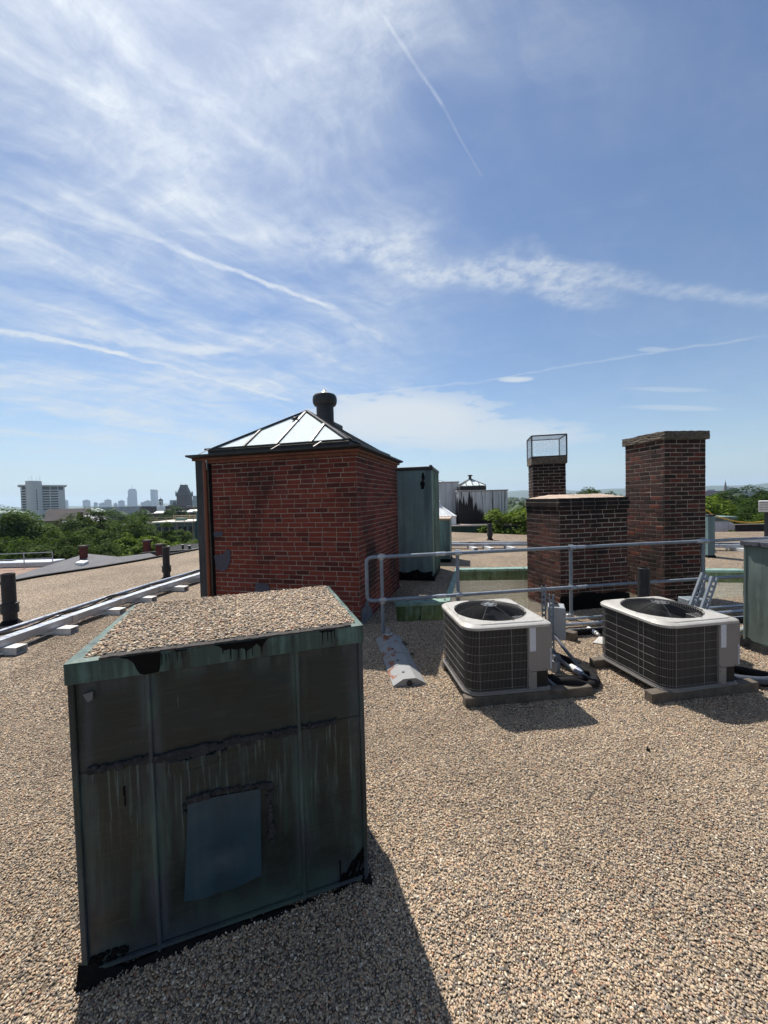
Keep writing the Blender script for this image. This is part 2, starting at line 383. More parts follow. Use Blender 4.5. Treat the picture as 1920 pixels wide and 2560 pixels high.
def f_hatch(b):
    p = pos(b); q = b.vm('SUBTRACT', p, (-.63, 1.53, 0)); u = b.vm('DOT_PRODUCT', q, (.9483, .3173, 0)); z = b.n('ShaderNodeSeparateXYZ', {0: p}).outputs[2]
    uv = b.n('ShaderNodeCombineXYZ', {0: u, 1: z, 2: 0.0}).outputs[0]
    st = b.noise(b.scale(uv, 1, .040, 1), 74, 6, .64, .15); st2 = b.noise(b.scale(uv, 1, .09, 1), 17, 5, .6); bl = b.noise(uv, 5.5, 6, .62); gr = b.noise(b.scale(uv, .12, 1, 1), 60, 5, .6)
    seam = b.m('MAXIMUM', b.mr(b.m('ABSOLUTE', b.m('ADD', u, .295)), .004, .060, 1, 0), b.mr(b.m('ABSOLUTE', b.m('SUBTRACT', u, .258)), .004, .050, 1, 0))
    low = b.m('LESS_THAN', z, .775)
    drip = b.m('MULTIPLY', b.m('MULTIPLY', low, b.mr(b.m('ADD', z, b.m('MULTIPLY', b.m('SUBTRACT', st2, .5), .9)), .30, .74)), b.mr(st, .52, .66))
    foot = b.mr(b.m('ADD', z, b.m('MULTIPLY', b.m('SUBTRACT', bl, .5), .25)), .0, .20, 1, 0)
    edge = b.mr(b.m('ADD', b.m('ABSOLUTE', u), b.m('MULTIPLY', b.m('SUBTRACT', bl, .5), .10)), .43, .54)
    top = b.mr(b.m('ADD', z, b.m('MULTIPLY', b.m('SUBTRACT', bl, .5), .12)), 1.04, 1.13)
    run = b.m('MULTIPLY', b.m('MULTIPLY', low, b.mr(st2, .48, .62)), .55)
    c = b.mix(b.mr(bl, .35, .65), (.0095, .0150, .0135), (.016, .0240, .0215))
    c = b.mix(b.m('MULTIPLY', b.mr(gr, .52, .62), .35), c, (.036, .036, .030))
    c = b.mix(b.m('MULTIPLY', run, b.mr(bl, .3, .6)), c, (.030, .056, .048))
    v = b.m('MAXIMUM', b.m('MULTIPLY', seam, b.mr(st2, .3, .62)), b.m('MULTIPLY', foot, .85))
    v = b.m('MAXIMUM', v, b.m('MULTIPLY', b.m('MAXIMUM', edge, top), b.mr(st2, .36, .62, 0, .75)))
    c = b.mix(b.m('MULTIPLY', v, .85), c, b.mix(b.mr(b.noise(uv, 3.1, 3, .5), .42, .58), (.066, .108, .096), (.062, .070, .090)))
    c = b.mix(b.m('MULTIPLY', drip, .85), c, (.085, .120, .116))
    c = b.mix(b.mr(b.noise(b.scale(uv, 1, .035, 1), 70, 4, .6), .69, .74, 0, .7), c, (.11, .13, .14))
    c = b.mix(b.mr(b.noise(uv, 34, 3, .5), .73, .76, 0, .9), c, (.004, .004, .004))
    return princ(b, c, b.mr(bl, .3, .7, .42, .66), 0, b.m('ADD', b.m('MULTIPLY', b.noise(uv, 4.5, 3, .5), 2.2), b.m('MULTIPLY', b.noise(uv, 45, 4, .6), .25)), .35, .012, .4)


HATCH = mat('brown_black_copper_sheet', f_hatch)
TAR = plain('tar', (.0035, .0035, .004), .7, 0, .5, 9, 1, .008, spec=.12)
TARGREY = plain('weathered_sealant', (.022, .023, .027), .8, 0, .5, 30, 1, .012, (.055, .057, .064), .7, spec=.3)
SLATEPATCH = copper('blue_grey_patch', (.017, .046, .066), (.055, .092, .095), (.011, .024, .036), .6, .4, 2.2, .36)
BLUEPAINT = plain('blue_grey_paint', (.050, .052, .075), .7, 0, .3, 8)
ALU = plain('galvanised_steel', (.40, .43, .47), .42, .75, .2, 7, 1, .002)
RAILM = plain('weathered_galvanised_pipe', (.215, .25, .29), .55, .35, .18, 10, 1, .002, (.13, .15, .17), .5)
TRAYM = plain('aluminium_duct', (.36, .39, .44), .42, .45, .14, 3)
WHITEPL = plain('white_plastic', (.56, .56, .55), .55, 0, .12, 8, 1, 0, (.45, .42, .37), .35)
BLACKPL = plain('black_iron', (.013, .013, .016), .6, 0, .4, 14, .5, .004, (.045, .045, .055), .5)
BLACKRUB = plain('black_rubber', (.009, .009, .010), .85, 0, .3, 20, spec=.2)
GREYCOND = plain('grey_conduit', (.085, .095, .115), .5, 0, .15, 15)
ACW = plain('beige_painted_steel', (.37, .36, .335), .5, 0, .12, 5, .3, 0, (.25, .22, .18), .5)
ACP = plain('taupe_painted_steel', (.185, .178, .172), .45, 0, .07, 6, .3)
WIRE = plain('coated_wire', (.17, .163, .158), .5, 0, .1, 20)
WOOD = plain('weathered_timber', (.095, .078, .060), .85, 0, .45, 9, 1, .01, (.045, .036, .028), .7)
DARKWOOD = plain('dark_painted_board', (.030, .034, .038), .75, 0, .5, 6, .15, .006, (.075, .08, .085), .5)
RUSTCOP = plain('brown_copper_pipe', (.165, .045, .016), .45, .35, .4, 8, .12, 0, (.035, .02, .014), .6)
RUSTWOOD = plain('rust_brown_cornice', (.15, .05, .025), .8, 0, .5, 7, 1, .006, (.05, .028, .02), .7)
BLACKMET = plain('black_painted_metal', (.012, .012, .013), .55, 0, .4, 12, .4, .004, (.05, .05, .052), .4)
FRAMEM = plain('bronze_glazing_bar', (.022, .019, .018), .5, .2, .3, 12)
CONC = plain('pebbly_concrete', (.125, .102, .078), .95, 0, .65, 26, 1, .03, (.025, .02, .015), .85)
CEMENT = plain('cement_wash', (.40, .31, .24), .95, 0, .3, 9, 1, .01, (.22, .13, .07), .5)


# ------------------------------------------------------------------ roof, light well, gravel
ROOF = [(-12.6, -6), (20, -6), (20, 15.6), (14.1, 16.5), (6.3, 17.3), (3.46, 19.7), (-5.2, 21.2), (-7.14, 14.8), (-7.74, 12.1), (-8.16, 10.95), (-8.78, 9.73), (-8.95, 8.87), (-9.9, 5.6)]
WELL = [(0.15, 5.46), (0.77, 5.48), (8.6, 6.77), (8.6, 8.2), (7.8, 8.34), (3.33, 9.2), (1.72, 9.28), (1.0, 6.45), (0.15, 6.40)]


def holed(outer, hole, z):
    vs_ = [(x, y, z) for x, y in outer + hole]
    tr = geometry.tessellate_polygon([[Vector((x, y, 0)) for x, y in outer], [Vector((x, y, 0)) for x, y in hole]])
    fs = []
    for a, c, d in tr:
        n = (Vector(vs_[c]) - Vector(vs_[a])).cross(Vector(vs_[d]) - Vector(vs_[a]))
        fs.append((a, c, d) if n.z > 0 else (a, d, c))
    return vs_, fs


m = MB(); vs_, fs = holed(ROOF, WELL, 0.0); m.add(vs_, fs)
roof = tag(m.build('roof', GRAVEL), kind='structure')
BRICKFAR = brick_mat('plain_brick_wall', [(0, (.13, .05, .035)), (1, (.17, .07, .05))], .4, .6, mortar=True)
m = MB()
for i in range(len(ROOF)):
    (x0, y0), (x1, y1) = ROOF[i], ROOF[(i + 1) % len(ROOF)]
    m.add([(x0, y0, -14), (x1, y1, -14), (x1, y1, -.004), (x0, y0, -.004)], [(0, 1, 2, 3)])
m.build('wall', BRICKFAR, roof)
m = MB()
for i in range(7, 12):                                     # dark drip edge along the left eave
    (x0, y0), (x1, y1) = ROOF[i], ROOF[(i + 1) % len(ROOF)]
    m.bar((x0 - .05, y0, .0), (x1 - .05, y1, .0), .12, .10)
m.build('drip_edge', TAR, roof)
m = MB()
for a, c in (((-9.02, 8.85), (-8.86, 9.75)), ((-9.98, 5.6), (-9.02, 8.85)), ((-8.86, 9.75), (-8.42, 10.6))):
    m.bar((a[0] - .12, a[1], -.14), (c[0] - .12, c[1], -.14), .10, .20)
m.build('gutter', CU_GREEN, roof)
m = MB(); vs_, fs = holed([(-1, 4.5), (10, 4.5), (10, 10.5), (-1, 10.5)], [(-.9, 4.6), (-.8, 4.6), (-.8, 4.7)], -2.3); m.add(vs_, fs)
m.build('light_well_bounce_floor', M_CREAM, roof)  # unseen floor, set high and pale to bounce sunlight onto the cream walls

rs = random.Random(3)


def unit_brick(sd_):
    """bevelled brick 0.2 x 0.03 x 0.057 with its face at y=0 looking to -y"""
    r_ = random.Random(sd_); j = lambda a: r_.uniform(-a, a) * 1.4
    X, Z, e = .1, .0285, .0050
    o = [(-X, .0045, -Z), (X, .0045, -Z), (X, .0045, Z), (-X, .0045, Z)]
    i_ = [(-X + e + j(.002), j(.0015), -Z + e + j(.001)), (X - e + j(.002), j(.0015), -Z + e + j(.001)), (X - e + j(.002), j(.0015), Z - e + j(.001)), (-X + e + j(.002), j(.0015), Z - e + j(.001))]
    k = [(x, .034, z) for x, _, z in o]
    f = [(4, 5, 6, 7)] + [(a, (a + 1) % 4, 4 + (a + 1) % 4, 4 + a) for a in range(4)] + [(8 + a, 8 + (a + 1) % 4, (a + 1) % 4, a) for a in range(4)] + [(11, 10, 9, 8)]
    return o + i_ + k, f


UB = [unit_brick(i) for i in range(6)]
UBM = {}


def ubmesh(i, mt):
    k = (i, mt.name)
    if k not in UBM:
        me = bpy.data.meshes.new('brick'); me.from_pydata(UB[i][0], [], UB[i][1]); me.materials.append(mt); UBM[k] = me
    return UBM[k]


def lay(L, z0, z1, pitch=.0686, bl=.202, mj=.011, jit=.008, seed=1, headers=.06):
    """list of (u centre, z centre, length) for one face in running bond"""
    r_ = random.Random(seed); o = []; n = int(round((z1 - z0) / pitch)); pt = (z1 - z0) / n
    for i in range(n):
        u = .003; z = z0 + (i + .5) * pt; first = bl if i % 2 else (bl - mj) / 2
        l = first + r_.uniform(-jit, jit) * .5
        while u < L - .02:
            if u + l > L - .03: l = L - .003 - u
            o.append((u + l / 2, z, l)); u += l + mj
            l = (bl if r_.random() > headers else bl * .47) + r_.uniform(-jit, jit)
        # rows share the same course height
    return o, pt


def brick_body(root, faces, mt, pick, hz=None, maxn=300):
    """faces: (p0, yaw, L, z0, z1, seed, visible) in the thing's frame; pick(worldpos, face index) -> sort key or None for joined"""
    ind = []; joined = []
    Mw = Matrix.Translation(root.location) @ root.rotation_euler.to_matrix().to_4x4()
    for fi, (p0, yaw, L, z0, z1, seed, vis) in enumerate(faces):
        r_ = random.Random(seed * 11 + 5)
        bl, pt = lay(L, z0, z1, seed=seed)
        d = Vector((math.cos(R(yaw)), math.sin(R(yaw)), 0)); nrm = Vector((d.y, -d.x, 0))
        for u, z, l in bl:
            off = r_.uniform(.0045, .0085)
            p = Vector((p0[0], p0[1], 0)) + d * u + nrm * off + Vector((0, 0, z + r_.uniform(-.0025, .0025)))
            M = Matrix.Translation(p) @ Matrix.Rotation(R(yaw + r_.uniform(-.9, .9)), 4, 'Z') @ Matrix.Rotation(R(r_.uniform(-.9, .9)), 4, 'Y') @ Matrix.Diagonal((l / .2, 1, (pt - .0105) / .057, 1))
            k = pick(Mw @ p, fi) if vis else None
            (joined if k is None else ind).append((k, r_.randrange(6), M))
    ind.sort(key=lambda t: t[0])
    joined += ind[maxn:]; ind = ind[:maxn]
    for k, i, M in ind:
        o = link('brick', ubmesh(i, mt), root); o.matrix_local = M
    if joined:
        mb = MB()
        for k, i, M in joined: mb.add([M @ Vector(v) for v in UB[i][0]], UB[i][1])
        tag(mb.build('bricks', mt, root), kind='stuff')


# ---- walls of the light well, lined with glazed cream brick under copper fascias
def well_wall(name, label, a, c, top, fh, seed, vis=True, near=False, z0=-1.25, slope=0.0):
    L = math.hypot(c[0] - a[0], c[1] - a[1]); yaw = math.degrees(math.atan2(c[1] - a[1], c[0] - a[0]))
    t = thing(name, label, 'wall', (a[0], a[1], 0), yaw)
    mb = MB(); mb.box(0, L, .004, .2, -7, top - .06); mb.build('mortar', M_CREAM, t)
    if not near:
        brick_body(t, [((0, 0), 0, L, z0, top - fh + .01, seed, vis)], B_CREAM, lambda p, f: (p.x - 2.4) ** 2 * .3 - p.z if (p.x < 3.4 or p.x > 7.1) else None)
        mb = MB(); mb.plate([(0, -.012, top - fh), (L, -.012, top - fh), (L, -.05, top - fh * .55), (0, -.05, top - fh * .55)], (0, -1, 0), .006)
        n = max(2, int(L / .62))
        for i in range(n + 1): mb.box(L * i / n - .008, L * i / n + .008, -.066, -.02, top - fh * .98, top - .035)
        mb.plate([(0, -.05, top - fh * .55), (L, -.05, top - fh * .55), (L, -.05, top - .03), (0, -.05, top - .03)], (0, -1, 0), .008)
        mb.build('fascia', CU_WELL, t)
        mb = MB(); mb.box(-.02, L + .02, -.075, .16 if vis else .03, top - .035, top + .022, b=.006); mb.build('coping', CU_PALE, t)
    else:
        mb = MB(); mb.box(0, L, -.03, .14, top - .08, top + .012, b=.008); mb.build('coping', TAR, t)
    return t


well_wall('light_well_wall', 'cream glazed brick wall with green copper fascia across the far side of light well', (1.72, 9.28), (3.33, 9.2), 0, .26, 21)
well_wall('light_well_wall', 'cream glazed brick wall under green coping, right half of light well far side', (3.33, 9.2), (7.8, 8.34), 0, .26, 22)
well_wall('light_well_wall', 'short cream brick wall below mossy green copper, beside red brick penthouse corner', (0.15, 6.40), (1.0, 6.45), 0, .33, 23)
well_wall('light_well_wall', 'side wall of light well with thin blue green copper coping', (1.0, 6.45), (1.72, 9.28), 0, .10, 24, False)
well_wall('light_well_wall', 'black tarred near edge of light well below the pipe railing', (8.6, 6.77), (0.77, 5.48), -.02, .2, 25, False, True)

# ---- gravel: loose river pebbles spread over the deck near the hatch and air conditioners
def pebble_nodes(name, density, dmin, rad, seed, keep=True):
    g = bpy.data.node_groups.new(name, 'GeometryNodeTree')
    g.interface.new_socket('Geometry', in_out='INPUT', socket_type='NodeSocketGeometry'); g.interface.new_socket('Geometry', in_out='OUTPUT', socket_type='NodeSocketGeometry')
    b = NB(g); gi = b.n('NodeGroupInput'); go = b.n('NodeGroupOutput')
    dp = b.n('GeometryNodeDistributePointsOnFaces', distribute_method='POISSON')
    g.links.new(gi.outputs[0], dp.inputs['Mesh']); dp.inputs['Distance Min'].default_value = dmin; dp.inputs['Density Max'].default_value = density; dp.inputs['Seed'].default_value = seed
    ico = b.n('GeometryNodeMeshIcoSphere', {'Radius': rad, 'Subdivisions': 2})
    sm = b.n('GeometryNodeSetShadeSmooth', {'Geometry': ico.outputs[0]})
    st = b.n('GeometryNodeSetMaterial', {'Geometry': sm.outputs[0]}); st.inputs['Material'].default_value = PEB
    ro = b.n('FunctionNodeRandomValue', data_type='FLOAT_VECTOR'); ro.inputs[0].default_value = (-.35, -.35, 0); ro.inputs[1].default_value = (.35, .35, 6.28)
    sz = b.n('FunctionNodeRandomValue', data_type='FLOAT_VECTOR'); sz.inputs[0].default_value = (.80, .55, .48); sz.inputs[1].default_value = (1.55, 1.1, .80); sz.inputs['Seed'].default_value = 5
    s2 = b.n('FunctionNodeRandomValue', data_type='FLOAT'); s2.inputs[2].default_value = .68; s2.inputs[3].default_value = 1.25; s2.inputs['Seed'].default_value = 9
    sc_ = b.n('ShaderNodeVectorMath', operation='SCALE'); g.links.new(sz.outputs[0], sc_.inputs[0]); g.links.new(s2.outputs[1], sc_.inputs['Scale'])
    ip = b.n('GeometryNodeInstanceOnPoints', {'Points': dp.outputs['Points'], 'Instance': st.outputs[0], 'Rotation': ro.outputs[0], 'Scale': sc_.outputs[0]})
    of = b.n('FunctionNodeRandomValue', data_type='FLOAT_VECTOR'); of.inputs[0].default_value = (0, 0, -.001); of.inputs[1].default_value = (0, 0, .006); of.inputs['Seed'].default_value = 2
    tr = b.n('GeometryNodeTranslateInstances', {'Instances': ip.outputs[0], 'Translation': of.outputs[0]})
    tr.inputs['Local Space'].default_value = False
    jn = b.n('GeometryNodeJoinGeometry'); g.links.new(tr.outputs[0], jn.inputs[0]); g.links.new(gi.outputs[0], jn.inputs[0])
    g.links.new(jn.outputs[0], go.inputs[0])
    return g


def scatter(o, *a):
    md = o.modifiers.new('pebbles', 'NODES'); md.node_group = pebble_nodes('pebbles_' + o.name, *a)


def sheet(name, poly, z, mt):
    mb = MB(); mb.add([(x, y, z) for x, y in poly], [tuple(range(len(poly)))]); return mb.build(name, mt)


def mounded(name, q, nx, ny, mt):
    """four cornered sheet with slight drifts"""
    from mathutils import noise as mn
    vv = []; ff = []; q = [Vector((x, y, 0)) for x, y in q]
    for i in range(nx):
        for j in range(ny):
            s, t = i / (nx - 1), j / (ny - 1); p_ = q[0].lerp(q[1], s).lerp(q[3].lerp(q[2], s), t)
            e_ = min(1, min(s, 1 - s) * 12, min(t, 1 - t) * 12)
            p_.z = .004 + e_ * (.010 + .010 * mn.noise(p_ * 2.3) + .006 * mn.noise(p_ * 6.1)); vv.append(p_)
    for i in range(nx - 1):
        for j in range(ny - 1): ff.append((i * ny + j, (i + 1) * ny + j, (i + 1) * ny + j + 1, i * ny + j + 1))
    mb = MB(); mb.add(vv, ff); return mb.build(name, mt, None, True)


g = tag(mounded('gravel', [(-2.2, .55), (2.5, .55), (4.1, 3.1), (-3.6, 3.1)], 90, 60, GRAVEL), 'tan and grey river pebbles covering the near roof', 'gravel', kind='stuff'); scatter(g, 24500, .0052, .0044, 1)
g = tag(sheet('gravel', [(-3.6, 3.1), (4.1, 3.1), (5.3, 6.15), (3.0, 5.80), (.80, 5.42), (-.45, 5.36), (-1.6, 5.6), (-5.4, 7.0)], .004, GRAVEL), 'pebbles on the roof around the railing and brick penthouse foot', 'gravel', kind='stuff'); scatter(g, 11500, .0076, .0062, 2)

# ------------------------------------------------------------------ copper clad hatch in front
def blob(pts, seed, n=7, a=.008):
    """outline roughened between its points"""
    r_ = random.Random(seed); o = []
    for (u0, z0), (u1, z1) in zip(pts, pts[1:] + pts[:1]):
        for k in range(n): o.append((u0 + (u1 - u0) * k / n + r_.uniform(-a, a), z0 + (z1 - z0) * k / n + r_.uniform(-a, a)))
    return o


h = thing('roof_hatch', 'waist high box clad in dark weathered copper with pebble covered top, in front', 'roof hatch', (-.63, 1.53, 0), 18.5)
HW, HD, HT = .535, .80, 1.20
m = MB(); m.box(-HW, HW, .012, HD, .0, 1.14); m.build('core', HATCH, h)
US = [(-HW, -.2955), (-.2945, .2575), (.2585, HW)]
for j, (z0, z1) in enumerate(((.045, .783), (.786, 1.128))):
    for i, (u0, u1) in enumerate(US):
        mb = MB(); n = 7; k = 6; vv = []; ff = []; rr = random.Random(i * 7 + j)
        for a in range(n):
            for c in range(k):
                u = u0 + (u1 - u0) * a / (n - 1); z = z0 + (z1 - z0) * c / (k - 1)
                edge = a in (0, n - 1) or c in (0, k - 1)
                vv.append((u, .004 + (0 if edge else rr.uniform(-.0045, .0035)), z))
        for a in range(n - 1):
            for c in range(k - 1): ff.append((a * k + c, (a + 1) * k + c, (a + 1) * k + c + 1, a * k + c + 1))
        mb.add(vv, ff); o = mb.build('panel', HATCH, h, True)
for u in (-.295, .258):
    m = MB(); m.box(u - .007, u + .007, -.010, .012, .03, 1.13, b=.003); m.build('seam', HATCH, h)
for s in (-1, 1):
    m = MB()
    for q in range(3): m.box(s * HW - .003 - (.004 if s < 0 else 0), s * HW + .003 + (.004 if s > 0 else 0), .02 + q * .26, .27 + q * .26, .03, 1.13)
    m.build('side_panel', HATCH, h)
    m = MB(); m.box(s * HW - .010, s * HW + .010, -.008, .014, .02, 1.13, b=.003); m.build('corner_seam', HATCH, h)
m = MB(); rr = random.Random(5)                          # old sealant smeared along the cross seam
for a, c, w0 in ((-.50, -.30, .020), (-.30, .10, .028), (.10, .26, .020), (.26, .42, .016)):
    n = 14
    for i in range(n):
        u = a + (c - a) * i / n; du = (c - a) / n * 1.25; z = .785 + (.005 if u < -.3 else -.004 * u) + rr.uniform(-.004, .004); hh = w0 * rr.uniform(.55, 1.1)
        m.box(u, u + du, -.010 + rr.uniform(0, .004), .006, z - hh * .9, z + hh * .6, b=.003)
m.build('sealant_seam', TARGREY, h)
m = MB()
vv = []; ff = []; n = 13; k = 13
for a in range(n):
    for c in range(k):
        s, t = a / (n - 1), c / (k - 1); uL = -.178 - .026 * (1 - t) ** 1.2; uR = .093 - .008 * (1 - t); zb = .198 - .012 * math.sin(s * math.pi * .9) + .012 * s; zt = .588 - .020 * s
        y = -.0055 - .006 * (1 - t) - .012 * math.exp(-((s - .45) / .30) ** 2 - ((t - .22) / .13) ** 2) + .006 * math.exp(-((s - .55) / .22) ** 2 - ((t - .38) / .07) ** 2) - .006 * (1 - t) * math.sin(s * 7) ** 2 * (t < .2)
        vv.append((uL + (uR - uL) * s, y, zb + (zt - zb) * t))
for a in range(n - 1):
    for c in range(k - 1): ff.append((a * k + c, (a + 1) * k + c, (a + 1) * k + c + 1, a * k + c + 1))
m.add(vv, ff)
m.build('patch', SLATEPATCH, h, True)
m = MB(); rr = random.Random(8)
def smear(m, pts, w0, n=10):
    for (ua, za), (ub, zb) in zip(pts, pts[1:]):
        L = math.hypot(ub - ua, zb - za); k = max(2, int(L / .016))
        for i in range(k):
            t = (i + rr.random()) / k; u, z = ua + (ub - ua) * t + rr.uniform(-.004, .004), za + (zb - za) * t + rr.uniform(-.004, .004); a = w0 * rr.uniform(.5, 1.1)
            m.box(u - a, u + a, -.011 + rr.uniform(0, .003), .005, z - a, z + a, b=.003)
smear(m, [(-.180, .592), (-.06, .596), (.10, .580), (.128, .580), (.131, .33)], .013)
smear(m, [(-.186, .585), (-.193, .545)], .012)
m.build('patch_sealant', TARGREY, h)
m = MB(); rr = random.Random(9)
smear(m, [(-.225, .742), (-.16, .735), (-.11, .744), (-.06, .735)], .022); smear(m, [(-.10, .744), (.02, .772)], .011)
m.build('sealant_smear', HATCH, h)
# cap: copper fascia, folded lip, pebble bed, spilled tar
m = MB(); e = .011
for a, c in (((-HW - e, -.020), (HW + e, -.012)),): m.box(a[0], c[0], -.024, -.012, 1.122, 1.196, b=.002)
m.box(-HW - e, -HW - e + .012, -.012, HD + e, 1.122, 1.196, b=.002); m.box(HW + e - .012, HW + e, -.012, HD + e, 1.122, 1.196, b=.002); m.box(-HW - e, HW + e, HD + e - .012, HD + e, 1.12, 1.196, b=.002)
m.build('cap_fascia', CU_CAP, h)
m = MB()
m.plate([(-HW - e, -.024, 1.196), (HW + e, -.024, 1.196), (HW - .030, .002, 1.2015), (-HW + .040, .002, 1.2015)], (0, 0, 1), .003)
m.plate([(HW + e, -.024, 1.196), (HW + e, HD + e, 1.196), (HW - .022, HD - .02, 1.2015), (HW - .030, .002, 1.2015)], (0, 0, 1), .003)
m.plate([(-HW - e, HD + e, 1.196), (-HW - e, -.024, 1.196), (-HW + .040, .002, 1.2015), (-HW + .022, HD - .02, 1.2015)], (0, 0, 1), .003)
m.plate([(HW + e, HD + e, 1.196), (-HW - e, HD + e, 1.196), (-HW + .022, HD - .02, 1.2015), (HW - .022, HD - .02, 1.2015)], (0, 0, 1), .003)
m.build('cap_lip', CU_LIP, h)
m = MB(); rr = random.Random(14); n = 34                  # torn roofing felt edge under the pebbles
for i in range(n):
    u = -.44 + .93 * i / n
    m.box(u, u + .93 / n * 1.08, -.0235 + rr.uniform(-.003, .001), .03, 1.1985, 1.2050 + rr.uniform(0, .0025), b=.001)
m.build('felt_edge', plain('felt', (.036, .032, .029), .9, 0, .5, 20, 1, .01, (.10, .088, .077), .6), h)
m = MB(); m.add([(-HW + .038, .008, 1.2052), (HW - .018, .008, 1.2052), (HW - .014, HD - .012, 1.2052), (-HW + .014, HD - .012, 1.2052)], [(0, 1, 2, 3)])
g = tag(m.build('pebble_bed', GRAVEL, h), kind='stuff'); scatter(g, 17000, .0062, .0052, 4)
FY = -.0245
def tarrun(pts, drops):
    """tar spilled over the fascia: a ragged sheet with tongues"""
    m = MB(); m.plate([(u, FY, z) for u, z in pts], (0, -1, 0), .0025)
    for u, wd, z0, z1 in drops: m.tube([(u, FY - .0005, z0), (u, FY - .001, (z0 + z1) / 2), (u, FY - .0005, z1)], [wd, wd * .8, wd * .5], 7)
    m.build('tar_run', TAR, h)
tarrun([(-.375, 1.1985), (-.35, 1.189), (-.334, 1.176), (-.324, 1.150), (-.314, 1.128), (-.296, 1.122), (-.272, 1.124), (-.252, 1.126), (-.246, 1.148), (-.243, 1.1985)], [(-.240, .002, 1.19, 1.15), (-.226, .0015, 1.19, 1.158), (-.216, .001, 1.19, 1.165)])
tarrun([(-.058, 1.198), (-.040, 1.190), (-.020, 1.172), (.0, 1.176), (.022, 1.168), (.045, 1.172), (.062, 1.158), (.074, 1.164), (.10, 1.182), (.118, 1.160), (.128, 1.178), (.142, 1.1975)], [(.001, .0024, 1.18, 1.132), (.030, .0022, 1.175, 1.130), (.058, .0028, 1.165, 1.126), (.082, .002, 1.175, 1.135), (.118, .003, 1.165, 1.140), (-.028, .003, 1.18, 1.160)])
tarrun([(.352, 1.198), (.365, 1.189), (.385, 1.193), (.405, 1.188), (.425, 1.198)], [(.366, .0016, 1.192, 1.138), (.388, .0020, 1.192, 1.150), (.404, .0014, 1.19, 1.140), (.418, .0018, 1.192, 1.155)])
tarrun([(-.20, 1.198), (-.185, 1.192), (-.165, 1.194), (-.15, 1.198)], [(-.188, .0014, 1.194, 1.156), (-.172, .0012, 1.194, 1.165), (-.160, .001, 1.194, 1.172)])
def tar_strip(pts, hs, out_, seed):
    """ragged fillet of tar where a wall meets the deck"""
    r_ = random.Random(seed); m = MB(); vv = []; n = len(pts)
    for (x, y, nx, ny), hh in zip(pts, hs):
        for k, (o_, q) in enumerate(((out_ * r_.uniform(.6, 1.25), -.004), (out_ * r_.uniform(.5, .9), .25), (out_ * r_.uniform(.25, .45), .65), (.004, 1.0), (-.004, 1.0))): vv.append((x + nx * o_, y + ny * o_, hh * q + (r_.uniform(-.003, .003) if 0 < k < 3 else 0)))
    m.add(vv, [(i * 5 + k, (i + 1) * 5 + k, (i + 1) * 5 + k + 1, i * 5 + k + 1) for i in range(n - 1) for k in range(4)]); return m
rr = random.Random(4); n = 70; w0 = .022; hs = []
for i in range(n):
    w0 = min(.040, max(.014, w0 + rr.uniform(-.006, .006))); f_ = i / (n - 1); hs.append(w0 + .085 * max(0, 1 - f_ / .13) * rr.uniform(.75, 1.1) + .03 * max(0, (f_ - .95) / .05))
tar_strip([(-HW - .02 + (2 * HW + .04) * i / (n - 1), -.004, 0, -1) for i in range(n)], hs, .042, 1).build('tar_fillet', TAR, h, True)
for s_ in (-1, 1): tar_strip([(s_ * (HW + .004), .82 * i / 30 - .02, s_, 0) for i in range(31)], [rr.uniform(.02, .04) for i in range(31)], .04, 3 + s_).build('tar_fillet', TAR, h, True)
m = MB()
for i in range(46):
    u = HW - .12 * rr.random(); z = .035 + .15 * rr.random() * (1 - (HW - u) / .15); a = .012 + .016 * rr.random(); m.bar((u - a * .5, -.002, z - a * .8), (u + a * .5, -.002, z + a * .8), .0035 + .004 * rr.random(), .008, (0, -1, 0))
for i in range(30):
    u = -HW + .13 * rr.random(); z = .03 + .06 * rr.random(); a = .005 + .005 * rr.random(); m.box(u - a, u + a, -.006, .006, z - a, z + a, b=.002)
tag(m.build('tar_spatter', TAR, h), kind='stuff')
m = MB(); m.bar((-HW + .02, -.007, .050), (HW - .02, -.007, .050), .010, .013); m.build('base_fold', HATCH, h)
m = MB(); m.plate([(-.50, -.005, 1.075), (-.468, -.005, 1.082), (-.470, -.008, 1.052), (-.485, -.008, 1.046)], (0, -1, 0), .002); m.build('foil_scrap', plain('dull_foil', (.12, .12, .125), .6, .2), h)
for q_ in ((-.392, -.386, .665, .70), (-.389, -.386, .625, .66), (.415, .419, .06, .15)): m = MB(); m.box(q_[0], q_[1], -.0035, .005, q_[2], q_[3], b=.001); m.build('slit', TAR, h)

# ------------------------------------------------------------------ brick penthouse with glass pyramid
p = thing('brick_penthouse', 'red brick stair penthouse topped by a glazed pyramid skylight', 'penthouse', (-.365, 5.28, 0), -15.5)
PW, PD, PH = 2.60, 2.35, 2.415
m = MB(); m.box(-PW, 0, .007, PD, -.02, PH); m.build('mortar', M_PENT, p)
brick_body(p, [((-2.35, .007), 0, 2.35, .0, PH, 31, True), ((0, .007), 90, PD, .0, PH, 32, True), ((-PW, PD), 270, PD, 0, PH, 33, False), ((0, PD), 180, PW, 0, PH, 34, False)],
           B_PENT, lambda q, f: (0 if f == 0 else 9) + (3 if (f == 0 and q.z < .55 and q.x < -.75) else 0) + q.y * .1)
m = MB(); m.box(-PW - .01, -2.462, -.035, .16, 0, PH + .02, b=.006); m.build('corner_board', DARKWOOD, p)
m = MB(); m.box(-2.392, -2.346, -.010, .01, 0, PH - .03, b=.003); m.build('flashing_strip', TAR, p)
m = MB(); m.tube([(-2.428, -.045, 0), (-2.428, -.045, PH - .05), (-2.435, -.02, PH)], .030, 12); m.build('downpipe', RUSTCOP, p, True)
